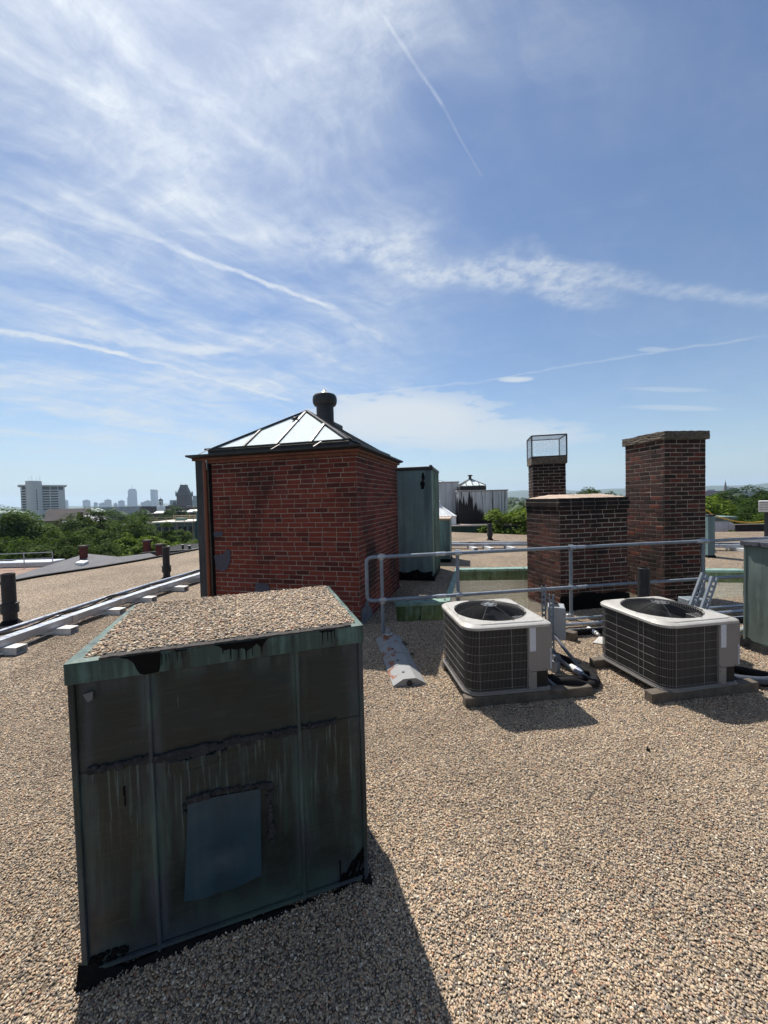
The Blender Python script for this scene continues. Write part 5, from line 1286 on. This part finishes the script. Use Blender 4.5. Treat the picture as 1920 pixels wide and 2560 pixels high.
for (x, y, z0, z1, w_) in ((-14.85, 18.9, -1.4, -.30, .36), (-13.2, 21.3, -1.2, -.32, .42), (-11.75, 20.0, -1.5, -.43, .40), (-10.2, 21.6, -1.2, -.18, .40)):
    w_ *= .66; z1 += .08
    m = MB(); m.box(x - w_ / 2, x + w_ / 2, y - w_ / 2, y + w_ / 2, z0, z1); cc = m.build('chimney', brick_mat('far_red_brick', [(0, (.12, .03, .025)), (1, (.16, .045, .035))], .3, 2, mortar=True), t)
    m = MB(); m.box(x - w_ / 2 - .05, x + w_ / 2 + .05, y - w_ / 2 - .05, y + w_ / 2 + .05, z1, z1 + .09); m.build('chimney_cap', CONC, cc)
for (x, y) in ((-12.4, 22), (-11.9, 22.6), (-11.2, 22), (-10.6, 23), (-9.9, 22.4)):
    m = MB(); m.lathe([(.06, -.9), (.06, -.66), (.13, -.64), (.13, -.60), (.03, -.57)], 10, (x, y, 0)); m.build('roof_vent', BLACKMET, t, True)
t = thing('reddish_flat_roof', 'low reddish gravel flat roof with white rails at the left picture edge', 'building')
m = MB(); m.prism([(-26, 15), (-17.9, 17.0), (-18.2, 26), (-30, 24)], -14, -1.75); m.build('body', plain('reddish_gravel', (.24, .16, .12), .95, 0, .3, 2), t)
for z in (-1.2, -.85): m = MB(); m.tube([(-27, 21.5, z), (-19.6, 22.6, z)], .025, 6); m.build('rail', ALU, t)
for k in range(6): x = -27 + 7.4 * k / 5; y = 21.5 + 1.1 * k / 5; m = MB(); m.tube([(x, y, -1.8), (x, y, -.85)], .025, 6); m.build('rail_post', ALU, t)
m = MB(); m.box(-23, -20, 22.8, 24, -1.75, -1.45, b=.03); m.box(-25.5, -23.4, 22.8, 24, -1.75, -1.5, b=.03); m.build('roof_unit', ALU, t)

# ------------------------------------------------------------------ trees
def f_leaf(c0, c1, c2):
    def fn(b):
        r = b.n('ShaderNodeNewGeometry').outputs['Random Per Island']; oi = b.n('ShaderNodeObjectInfo').outputs['Random']
        c = b.ramp(r, [(0, c0), (.55, c1), (1, c2)])
        k = b.mr(oi, 0, 1, .8, 1.2, False); c = b.mix(1.0, c, b.n('ShaderNodeCombineXYZ', {0: k, 1: k, 2: k}).outputs[0], 'MULTIPLY')
        d = princ(b, c, .8, spec=.08); t = b.n('ShaderNodeBsdfTranslucent', {'Color': b.mix(1.0, c, (1.25, 1.45, .6), 'MULTIPLY')}).outputs[0]
        return b.n('ShaderNodeMixShader', {0: .30, 1: d, 2: t}).outputs[0]
    return fn


LEAF = mat('green_leaves', f_leaf((.024, .048, .009), (.056, .096, .016), (.105, .150, .026)))
LEAFY = mat('yellow_green_leaves', f_leaf((.048, .082, .011), (.098, .146, .020), (.16, .20, .032)))
LEAFD = mat('dark_green_leaves', f_leaf((.018, .038, .009), (.038, .070, .014), (.062, .100, .020)))
BARK = plain('bark', (.055, .045, .036), .95, 0, .3, 4)


def crown_mesh(name, seed, nclump, nleaf, ls, mt, flat=.75):
    r_ = np.random.RandomState(seed)
    # clumps over a lumpy ellipsoid, each a small umbrella of leaves
    d = r_.normal(size=(nclump, 3)); d /= np.linalg.norm(d, axis=1)[:, None]; d[:, 2] = np.where(d[:, 2] < -.35, -d[:, 2] * .6, d[:, 2])
    lob = 1 + .20 * np.sin(d[:, 0] * 3.1 + seed) + .16 * np.sin(d[:, 1] * 4.3 + seed * 2) + .12 * np.sin(d[:, 2] * 5 + seed)
    rad = lob * (.50 + .45 * r_.rand(nclump) ** .5)
    cen = d * rad[:, None] * np.array([1, 1, flat]); cen[:, 2] += .0
    csz = .13 + .13 * r_.rand(nclump)
    k = np.repeat(np.arange(nclump), nleaf); N_ = len(k)
    o = r_.normal(size=(N_, 3)); o /= np.linalg.norm(o, axis=1)[:, None]; o *= (r_.rand(N_) ** .45)[:, None]; o[:, 2] = o[:, 2] * .55 - .35 * (o[:, 0] ** 2 + o[:, 1] ** 2)
    pc = cen[k] + o * csz[k][:, None]
    nr = .55 * o + .5 * d[k] + np.array([0, 0, .75]) + r_.normal(size=(N_, 3)) * .45; nr /= np.linalg.norm(nr, axis=1)[:, None]
    t = np.cross(nr, r_.normal(size=(N_, 3))); t /= np.linalg.norm(t, axis=1)[:, None]; bt = np.cross(nr, t)
    s = ls * (.6 + .8 * r_.rand(N_)); a = t * (s * 1.0)[:, None]; c_ = bt * (s * .55)[:, None]
    V = np.stack([pc - a, pc - c_ + a * .1, pc + a, pc + c_ + a * .1], 1).reshape(-1, 3)
    me = bpy.data.meshes.new(name); me.vertices.add(4 * N_); me.vertices.foreach_set('co', V.astype(np.float32).ravel())
    me.loops.add(4 * N_); me.loops.foreach_set('vertex_index', np.arange(4 * N_, dtype=np.int32)); me.polygons.add(N_)
    me.polygons.foreach_set('loop_start', np.arange(0, 4 * N_, 4, dtype=np.int32)); me.polygons.foreach_set('loop_total', np.full(N_, 4, dtype=np.int32))
    me.update(calc_edges=True); me.materials.append(mt); return me


CM = {'a': crown_mesh('crown', 1, 230, 260, .021, LEAF), 'b': crown_mesh('crown', 2, 230, 260, .021, LEAF, .8), 'c': crown_mesh('crown', 3, 170, 170, .036, LEAFY, .8), 'd': crown_mesh('crown', 4, 200, 220, .026, LEAFD, .85),
      'e': crown_mesh('crown', 5, 150, 120, .036, LEAFY, .9)}


def tree(label, x, y, ztop, r0, kind, rz=None, gz=-14.0, grp='trees', yaw=0):
    rz = rz or r0; t = thing('tree', label, 'tree', (x, y, gz), yaw, grp); fl = {'a': .75, 'b': .8, 'c': .8, 'd': .85, 'e': .9}[kind]
    zc = ztop - rz * fl * 1.18 - gz
    o = link('crown', CM[kind], t, (0, 0, zc)); o.scale = (r0, r0, rz); r_ = random.Random(int(abs(x * 31 + y * 7)))
    m = MB(); m.tube([(0, 0, 0), (.05 * r0, 0, zc * .5), (-.03 * r0, .03 * r0, zc * .85), (0, 0, zc + .3 * rz)], [.05 * r0 + .08, .04 * r0 + .05, .03 * r0 + .04, .02 * r0], 8)
    for k in range(7):
        a = 2 * math.pi * k / 7 + r_.random(); z0 = zc - rz * (.55 - .12 * k)
        m.tube([(0, 0, z0), (.35 * r0 * math.cos(a), .35 * r0 * math.sin(a), z0 + .22 * rz), (.7 * r0 * math.cos(a), .7 * r0 * math.sin(a), z0 + (.35 + .3 * r_.random()) * rz)], [.022 * r0, .015 * r0, .006 * r0], 6)
    m.build('trunk', BARK, t, True)
    return t


tree('big broad tree at the left picture edge below the white tower', -45.5, 46, 2.1, 7.0, 'a', 6.4)
tree('broad tree filling the middle of the left treetops, below the brown gable', -43.0, 56, 1.5, 7.6, 'b', 6.5, yaw=40)
tree('nearest rounded tree low at left, behind the reddish flat roof', -31.5, 35, -.45, 4.9, 'a', 4.6, yaw=100)
tree('tree half cut by the left picture edge above the white rails', -40, 37, -.4, 4.4, 'b', 4.2, yaw=200)
tree('dense tree right of the broad ones, above the grey hipped roof', -34.0, 50, .5, 6.2, 'b', 5.6, yaw=150)
tree('tree with its crown just above the red chimney of the grey roof', -28.6, 38, -1.2, 4.4, 'a', 4.2, yaw=260)
tree('yellow green tree in front of the low white roofs', -27.0, 43, -1.5, 4.2, 'c', 3.8, yaw=20)
tree('bright yellow green tree below the unfinished building', -21.5, 39, -1.55, 3.6, 'c', 3.8, yaw=80)
tree('bright young tree right before the unfinished building, near the penthouse corner', -20.6, 44, -1.9, 3.2, 'c', 3.4, yaw=140)
tree('yellow green tree behind the grey roof chimneys', -24.8, 36, -2.3, 3.8, 'c', 3.4, yaw=220)
tree('grey green thin tree between the yellow green trees and the low roofs', -37.5, 66, -2.0, 3.4, 'e', 3.0, yaw=60)
tree('dark dense tree standing above the others left of the brick row', -80, 116, 1.15, 9.0, 'd', 7.6)
tree('dark conifer like tree next to the dense dark one', -71, 112, -1.2, 4.5, 'd', 6.0, yaw=70)
tree('smaller round tree below the dense dark tree', -61, 84, -1.2, 4.2, 'a', 3.4, yaw=30)
tree('green tree beneath the dark brick clock tower roof', -92, 168, 1.3, 7.0, 'a', 6.5, yaw=10)
tree('green tree with two humps left of the white cupola', -120, 190, 0.0, 7.0, 'b', 6, yaw=50)
tree('leafy tree hanging over the far roof edge beside the tar stained penthouse', 7.45, 20.4, 1.98, 2.25, 'e', 2.3, -14)
tree('leafy tree to the right of the overhanging one, behind the broad chimney', 10.9, 24.5, 2.25, 2.6, 'e', 3.0, -14, yaw=120)
tree('tree seen between the two brick chimneys', 19.0, 33, 2.2, 3.6, 'd', 3.6, yaw=30)
tree('distant dark treetop left of the tall chimney', 24.5, 48, 2.6, 4.2, 'd', 3.6, yaw=100)
tree('distant treetop above the broad chimney cap', 28.5, 66, 2.3, 4.6, 'd', 3.6, yaw=160)
tree('yellow green tree touching the right side of the tall chimney', 25.3, 30, 1.9, 2.8, 'c', 3.0)
tree('large dark green tree at right below the church spire', 31.0, 32.5, .9, 4.0, 'd', 3.6, yaw=50)
tree('broad green tree right of the yellow hose', 27.6, 26.5, .5, 3.2, 'a', 2.8, yaw=90)
tree('dark tree behind the white louvred unit', 40, 40, 1.9, 4.6, 'd', 4.2, yaw=130)
tree('row tree far right on the skyline before the glassy hall', 58, 64, 2.6, 5.5, 'd', 4.4, yaw=170)
tree('green tree low behind the white dormer', 22.2, 22.8, -.15, 2.2, 'c', 2.2, yaw=210)

m = MB(); rr = random.Random(11)                          # far off canopy of the town, one mass of tree crowns
for i in range(900):
    az = R(rr.uniform(-50, 55)); d = rr.uniform(180, 1900) ** 1.0; x, y = d * math.sin(az), d * math.cos(az); r0 = rr.uniform(4, 9); top = -14 + rr.uniform(9, 14.5)
    if y < 120: continue
    base = len(m.v); k = 7; vv = []
    for j, (s, q) in enumerate(((.75, -.6), (1.0, -.1), (.8, .35), (.4, .75))):
        for a in range(k):
            an = 2 * math.pi * (a + .5 * j) / k; e = r0 * s * rr.uniform(.75, 1.2); vv.append((x + e * math.cos(an), y + e * math.sin(an), top - r0 * .75 + q * r0 * .75 * rr.uniform(.85, 1.2)))
    vv.append((x, y, top)); ff = []
    for j in range(3):
        for a in range(k): ff.append((j * k + a, j * k + (a + 1) % k, (j + 1) * k + (a + 1) % k, (j + 1) * k + a))
    for a in range(k): ff.append((3 * k + a, 3 * k + (a + 1) % k, 4 * k))
    m.add(vv, ff)
tag(m.build('distant_treetops', plain('far_foliage', (.045, .075, .026), .95, 0, .55, .25)), 'mass of distant town treetops', 'treetops', kind='stuff')

# ------------------------------------------------------------------ town on the left
BLDW = plain('pale_concrete', (.66, .62, .60), .8, 0, .05, .1); WIN = plain('dark_window', (.022, .026, .034), .25, 0, .2, .5)
t = thing('tower_block', 'pale concrete tower block with round stair drum and overhanging flat roof at far left', 'tower', (-338.9, 360, 0), 43); t.scale = (.8, .8, 1)
m = MB(); m.box(0, 40, 0, 22, -14, 19.5); m.build('wall', BLDW, t)
m = MB(); m.box(1.0, 39.0, 1, 21, 19.5, 22.6); m.build('top_storey', plain('shaded_storey', (.14, .14, .16), .8), t)
m = MB(); m.box(-2.2, 42.2, -2, 24, 22.6, 24.2, b=.4); m.build('roof_slab', BLDW, t)
for x in (0, 14.5, 26, 33, 39.2): m = MB(); m.box(x, x + .8, -.2, .6, 19.5, 22.6); m.build('column', BLDW, t)
m = MB(); m.lathe([(7.4, -14), (7.4, 27.6)], 32, (11.8, -1.0, 0)); m.build('stair_drum', BLDW, t, True)
for i in range(8):
    z = 17.2 - i * 2.45
    for (x0, x1) in ((18.9, 25.6), (26.6, 33.4), (1.0, 4.2)): m = MB(); m.box(x0, x1, -.12, .05, z, z + 1.25); m.build('window', WIN, t)
    m = MB(); m.box(13.4, 14.2, -8.5, -8.1, z + .4, z + 1.9); m.build('window', WIN, t)
for k, x in enumerate((8, 10.5, 14.5, 17.5)): m = MB(); m.tube([(x, 2, 27), (x, 2, 31 + (k % 2) * 2)], .16, 6); m.build('antenna', ALU, t)
GLS = plain('blue_glass_tower', (.15, .19, .25), .3, .0, .08, .02); GL2 = plain('grey_tower', (.24, .26, .29), .5, 0, .08, .02)
t = thing('skyscraper', 'tallest skyline tower with stepped crown and mast, far behind the trees', 'skyscraper', (-1990, 3000, 0), 33)
m = MB(); m.box(0, 60, 0, 50, -14, 118); m.box(-6, 6, 10, 40, -14, 70); m.build('shaft', GLS, t)
m = MB(); m.box(3, 57, 3, 47, 118, 127); m.box(8, 52, 8, 42, 127, 136); m.build('crown', GLS, t); m = MB(); m.tube([(30, 25, 136), (30, 25, 165)], 1.6, 6); m.build('mast', BLACKMET, t)
for k in range(9): m = MB(); m.box(-.6, 60.6, -.6, 50.6, 8 + k * 13, 9.6 + k * 13); m.build('floor_band', GL2, t)
m = MB(); m.box(0, 37, 0, 40, -14, 128); m.v = [(x, y, z - (4 if x > 18 and z > 0 else 0)) for x, y, z in m.v]
o = m.build('skyscraper', GLS, None, False, (-1814, 3000, 0), (0, 0, R(5))); tag(o, 'slim plain glass skyscraper standing alone right of the tallest tower', 'skyscraper')
for (l_, x, w_, z1) in (('small far tower just right of the concrete tower block', -2317, 20, 54), ('square far office block left of the skyline group', -2189, 54, 51), ('narrow far block right of the square office block', -2109, 28, 32), ('low wide far block at the left of the skyline cluster', -2072, 60, 27), ('stepped higher block in the skyline cluster', -2030, 52, 50),
                        ('low block joining the skyline cluster to the tallest tower', -1965, 30, 24), ('flat topped block left of the tallest tower', -1931, 50, 41), ('low long block beneath the slim skyscraper', -1766, 68, 27), ('block behind the slim skyscraper', -1735, 46, 36), ('low block between skyscraper and white cupola', -1690, 40, 22)):
    t = thing('far_building', l_, 'building', (x, 2800, 0), 34, 'skyline buildings'); w_ *= .80; m = MB(); m.box(0, w_, 0, 40, -14, z1); m.build('wall', GL2 if x % 3 else GLS, t); m = MB(); m.box(w_ * .3, w_ * .7, 8, 30, z1, z1 + 5); m.build('roof_house', GL2, t)
    m = MB(); m.box(-.5, w_ + .5, -.6, .2, z1 - 7, z1 - 5); m.build('band', WIN, t)
t = thing('brick_tower', 'dark brick tower with steep mansard roof and corner pinnacles', 'tower', (-322.5, 600, 0), 10)
DB = brick_mat('dark_far_brick', [(0, (.05, .022, .020)), (1, (.065, .03, .027))], .2, .1, mortar=True); DR = plain('dark_slate', (.030, .034, .040), .7, 0, .3, .3)
m = MB(); m.box(0, 17.5, 0, 17.5, -14, 17); m.build('shaft', DB, t)
m = MB(); m.box(-.8, 18.3, -.8, 18.3, 16.4, 18.2); m.build('cornice', DR, t)
m = MB(); m.add([(0, 0, 18), (17.5, 0, 18), (17.5, 17.5, 18), (0, 17.5, 18), (4.6, 4.6, 32), (12.9, 4.6, 32), (12.9, 12.9, 32), (4.6, 12.9, 32)], [(0, 1, 5, 4), (1, 2, 6, 5), (2, 3, 7, 6), (3, 0, 4, 7), (4, 5, 6, 7)]); m.box(4, 13.5, 4, 13.5, 32, 33); m.build('roof', DR, t)
for (x, y) in ((-.3, -.3), (17.8, -.3), (17.8, 17.8), (-.3, 17.8)): m = MB(); m.lathe([(1.2, 15), (1.2, 20), (.05, 24.5)], 8, (x, y, 0)); m.build('pinnacle', DR, t)
for x in (6, 10): m = MB(); m.box(x, x + 1.6, 1.5, 3.2, 21, 25.5); m.build('dormer', DB, t)
for x in (5, 12): m = MB(); m.tube([(x, 8, 33), (x, 8, 36)], .2, 5); m.build('finial', DR, t)
for x in (4.5, 10.5): m = MB(); m.box(x, x + 2.4, -.15, .1, 5, 12.5); m.build('window', WIN, t)
m = MB(); m.box(-14, 0, 4, 16, -14, 1.5); m.build('wing', DB, t); m = MB(); m.lathe([(3, 1), (2.8, 4), (.2, 9)], 4, (-6, 8, 0)); m.build('wing_roof', DR, t)
t = thing('glass_hall', 'pale glass faced building right of the brick tower', 'building', (-500, 900, 0), 4)
GH = plain('pale_green_glass', (.21, .26, .27), .35, 0, .06, .03)
m = MB(); m.box(0, 80, 0, 40, -14, 13); m.build('wall', GH, t); m = MB(); m.box(50, 80, 5, 30, 13, 22); m.build('upper_block', GH, t)
for k in range(3): m = MB(); m.box(-.2, 80.2, -.3, .1, 1 + k * 4, 2.4 + k * 4); m.build('floor_band', GLS, t)
t = thing('white_cupola', 'white church cupola with small dark dome among the roofs', 'cupola', (-173.6, 300, 0), 10)
m = MB(); m.box(-2.3, 2.3, -2.3, 2.3, -14, .8, b=.1); m.build('base', WHITEM, t)
m = MB(); m.lathe([(1.9, .8), (1.9, 1.2), (1.6, 1.3), (1.6, 4.8), (1.95, 5.0), (1.95, 5.3)], 8, (0, 0, 0)); m.build('lantern', WHITEM, t)
m = MB(); m.lathe([(1.6, 5.3), (1.45, 6.0), (.9, 6.6), (.15, 6.9), (.08, 8.2)], 12, (0, 0, 0)); m.build('dome', DR, t, True)
for k in (-1, 0, 1): a = R(-90 + k * 45 + 10); m = MB(); m.box(-.28, .28, -.08, .08, 2.0, 4.2, M=Matrix.Translation((1.52 * math.cos(a), 1.52 * math.sin(a), 0)) @ Matrix.Rotation(a + R(90), 4, 'Z')); m.build('opening', WIN, t)


def house(name, label, cat, x, y, yaw, w_, d_, zw, zr, kind, mw, mr_, wins=0):
    t = thing(name, label, cat, (x, y, 0), yaw); m = MB(); m.box(0, w_, 0, d_, -14, zw); m.build('wall', mw, t); e = .4; m = MB()
    if kind == 'gable':      # ridge along x
        m.add([(-e, -e, zw), (w_ + e, -e, zw), (w_ + e, d_ + e, zw), (-e, d_ + e, zw), (-e, d_ / 2, zr), (w_ + e, d_ / 2, zr)], [(0, 1, 5, 4), (2, 3, 4, 5), (1, 2, 5), (3, 0, 4), (3, 2, 1, 0)])
    elif kind == 'hip':
        k = d_ / 2; m.add([(-e, -e, zw), (w_ + e, -e, zw), (w_ + e, d_ + e, zw), (-e, d_ + e, zw), (k, d_ / 2, zr), (w_ - k, d_ / 2, zr)], [(0, 1, 5, 4), (1, 2, 5), (2, 3, 4, 5), (3, 0, 4), (3, 2, 1, 0)])
    else: m.box(-e * .5, w_ + e * .5, -e * .5, d_ + e * .5, zw, zr)
    m.build('roof', mr_, t)
    for i in range(wins):
        xx = w_ * (i + .5) / wins; m = MB(); m.box(xx - .5, xx + .5, -.06, .02, zw - 2.2, zw - .6); m.build('window', WIN, t)
    return t


BRNR = plain('brown_roof', (.105, .085, .08), .85, 0, .15, .5); GRNR = plain('pale_green_roof', (.26, .33, .31), .7, 0, .1, .3); GRYR = plain('pale_grey_roof', (.28, .28, .29), .8, 0, .1, .3); REDB = brick_mat('town_brick', [(0, (.095, .035, .028)), (1, (.13, .05, .04))], .2, .2, mortar=True)
house('gabled_hall', 'large hall with brown gabled roof in front of the tower block', 'building', -128.8, 146, 24, 13, 9, -3.2, 1.3, 'gable', REDB, BRNR, 4)
house('green_roofed_hall', 'broad hall with pale green hipped roof beneath the skyline', 'building', -180, 215, 5, 21, 12, -2.2, 1.2, 'hip', GRYR, GRNR, 5)
house('grey_roofed_building', 'grey low roofed building with a brick chimney before the green roofed hall', 'building', -90.5, 108, 12, 11, 8, -2.3, -.5, 'hip', REDB, GRYR, 3)
m = MB(); m.box(-84.9, -84.0, 106.5, 107.5, -3, .4); tag(m.build('chimney', REDB), 'dark square chimney on the grey roofed building', 'chimney')
house('brick_row', 'long brick row building with pale stripe under the white cupola', 'building', -131, 200, 4, 28, 14, -2.9, -2.5, 'flat', REDB, DR, 9)
house('skylit_shed', 'white sawtooth roofed shed left of the white cupola', 'building', -139, 232, 4, 16, 10, -3.2, -1.9, 'gable', REDB, WHITEM, 0)
house('skylit_shed', 'white roofed shed right of the white cupola', 'building', -134, 262, 4, 13, 10, -3.0, -1.9, 'gable', REDB, WHITEM, 0)
house('black_flat_block', 'small black walled flat block with white roof light among trees', 'building', -75.3, 110, 4, 5, 6, -3.6, -3.4, 'flat', DR, GRYR, 0)
house('white_flat_roof', 'low white flat roof left of the small black block', 'building', -80.5, 112, 4, 5, 8, -4.7, -4.4, 'flat', GRYR, WHITEM, 0)
house('white_flat_roof', 'low white flat roof between the black block and the unfinished building', 'building', -57.5, 96, 4, 9, 8, -4.3, -4.0, 'flat', GRYR, WHITEM, 0)
house('brown_block', 'brown flat block below the white flat roofs', 'building', -62, 100, 4, 7, 6, -3.3, -3.0, 'flat', REDB, DR, 3)
house('pale_low_roof', 'pale arched low roof at the left picture edge beside the tower block', 'building', -249, 235, 10, 20, 12, -1.0, 1.4, 'hip', GRYR, GRNR, 0)
house('dark_block', 'dark brick block on the skyline left of the white cupola', 'building', -226, 360, 0, 34, 14, 0.2, .9, 'flat', DB, DR, 6)
house('dark_block', 'long dark brick block stretching behind the white cupola', 'building', -190, 345, 0, 60, 14, -1.2, -.6, 'flat', REDB, DR, 8)
house('far_low_block', 'low grey block on the skyline below the square office block', 'building', -430, 560, 0, 80, 20, .4, 1.2, 'flat', GL2, GL2, 9)
house('far_low_block', 'low brown block on the skyline left of the tallest tower', 'building', -330, 520, 0, 60, 20, -.4, .3, 'flat', REDB, GL2, 7)

# unfinished timber building
t = thing('unfinished_building', 'unfinished building with plywood deck, timber guard rails and dark window holes', 'building', (-45.2, 75, 0), 3)
OSB = plain('grey_sheathing', (.14, .155, .145), .85, 0, .25, 1.2, .2); LUM = plain('new_lumber', (.52, .40, .24), .8, 0, .12, 2); TEAL = plain('teal_sheathing', (.075, .20, .20), .7, 0, .15, 1)
m = MB(); m.box(0, 8, 0, 10, -14, -1.75); m.build('wall', OSB, t); m = MB(); m.box(-.8, 8.1, -.6, 10, -1.75, -1.5); m.build('deck', plain('plywood_deck', (.62, .58, .50), .8), t)
for (x, w_) in ((.7, .9), (2.1, .9), (3.4, .7), (4.9, .7), (5.8, .6), (6.9, .6)): m = MB(); m.box(x, x + w_, -.07, .05, -4.6, -2.5); m.build('window', WIN, t)
for k in range(16): m = MB(); m.box(.1 + k * .5, .17 + k * .5, -.05, .0, -4.8, -1.8); m.build('stud_strip', LUM if k % 3 == 0 else TEAL, t)
for (y0, dy) in ((-.5, 0), (9.6, 0)):
    for z in (-.65, -1.05): m = MB(); m.bar((-.6, y0, z), (8.0, y0 + dy, z), .06, .14); m.build('guard_rail', LUM, t)
    for k in range(6): x = -.6 + 8.6 * k / 5; m = MB(); m.bar((x, y0, -1.5), (x, y0, -.5), .09, .09); m.build('guard_post', LUM, t)
m = MB(); m.box(3.0, 4.6, 3, 4.5, -1.5, -.95); m.build('tarpaulin', TEAL, t)
m = MB(); m.box(8.1, 15, .6, 12, -14, .20); m.build('upper_wall', TEAL, t); m = MB(); m.box(7.6, 15, .2, 12, .2, .45); m.build('upper_deck', plain('plywood_deck', (.62, .58, .50), .8), t)
for (x, z) in ((8.4, -1.9), (9.7, -1.9), (11.2, -1.9), (8.7, -4.4), (10.0, -4.4)): m = MB(); m.box(x, x + .7, .5, .62, z, z + 1.7); m.build('window', WIN, t)
for z in (.85, 1.25): m = MB(); m.bar((7.8, .4, z), (14.6, .4, z), .06, .14); m.build('guard_rail', LUM, t)
for k in range(6): x = 7.8 + 6.8 * k / 5; m = MB(); m.bar((x, .4, .45), (x, .4, 1.4), .09, .09); m.build('guard_post', LUM, t)

# ------------------------------------------------------------------ far right
t = thing('church_steeple', 'slender brown church spire rising over the right treetops', 'steeple', (621.5, 700, 0), 20)
m = MB(); m.lathe([(5.0, -14), (5.0, -6), (4.7, -5.5), (.15, 20.5), (.10, 24.5)], 8); m.build('spire', plain('brown_spire', (.135, .115, .105), .85, 0, .15, .2), t); m = MB(); m.box(-4.6, 4.6, -4.6, 4.6, -14, -6.2); m.build('belfry', REDB, t)
t = thing('far_hall', 'long pale glass roofed hall beyond the right trees', 'building', (812, 900, 0), -8)
m = MB(); m.box(0, 110, 0, 40, -14, -1.5); m.build('wall', GH, t); m = MB(); m.box(-2, 112, -2, 42, -1.5, .8); m.build('roof', plain('pale_roof', (.42, .46, .50), .5), t)
for k in range(12): m = MB(); m.box(3 + k * 9, 8 + k * 9, -.3, .1, -6, -2.5); m.build('window', GLS, t)
t = thing('far_block', 'small square rooftop block above the long glass hall', 'building', (846, 950, 0), -8); m = MB(); m.box(0, 15, 0, 12, -14, 9.5); m.build('wall', GL2, t); m = MB(); m.box(3, 8, 2, 8, 9.5, 12); m.build('roof_house', GL2, t)
t = thing('far_block', 'reddish brick block behind the church spire', 'building', (778, 930, 0), -8); m = MB(); m.box(0, 42, 0, 20, -14, 2.5); m.build('wall', REDB, t); m = MB(); m.box(5, 22, 3, 12, 2.5, 6); m.build('roof_house', GRYR, t)
house('low_brick_house', 'low brick house roof poking out of the right trees', 'building', 36.5, 47, -10, 3.6, 4, -2.4, -1.5, 'flat', REDB, GRYR, 2)

# ------------------------------------------------------------------ air
m = MB(); m.box(-6500, 6500, -6500, 6500, -19, 175)
hz = tag(m.build('haze', None), kind='stuff'); hm = bpy.data.materials.new('haze_air'); hm.use_nodes = True; hm.node_tree.nodes.clear(); b = NB(hm.node_tree)
pv = b.n('ShaderNodeVolumePrincipled', {'Color': (.62, .80, 1.0), 'Density': 0.00013, 'Anisotropy': .25})
b.nt.links.new(pv.outputs[0], b.n('ShaderNodeOutputMaterial').inputs['Volume']); hz.data.materials.append(hm)
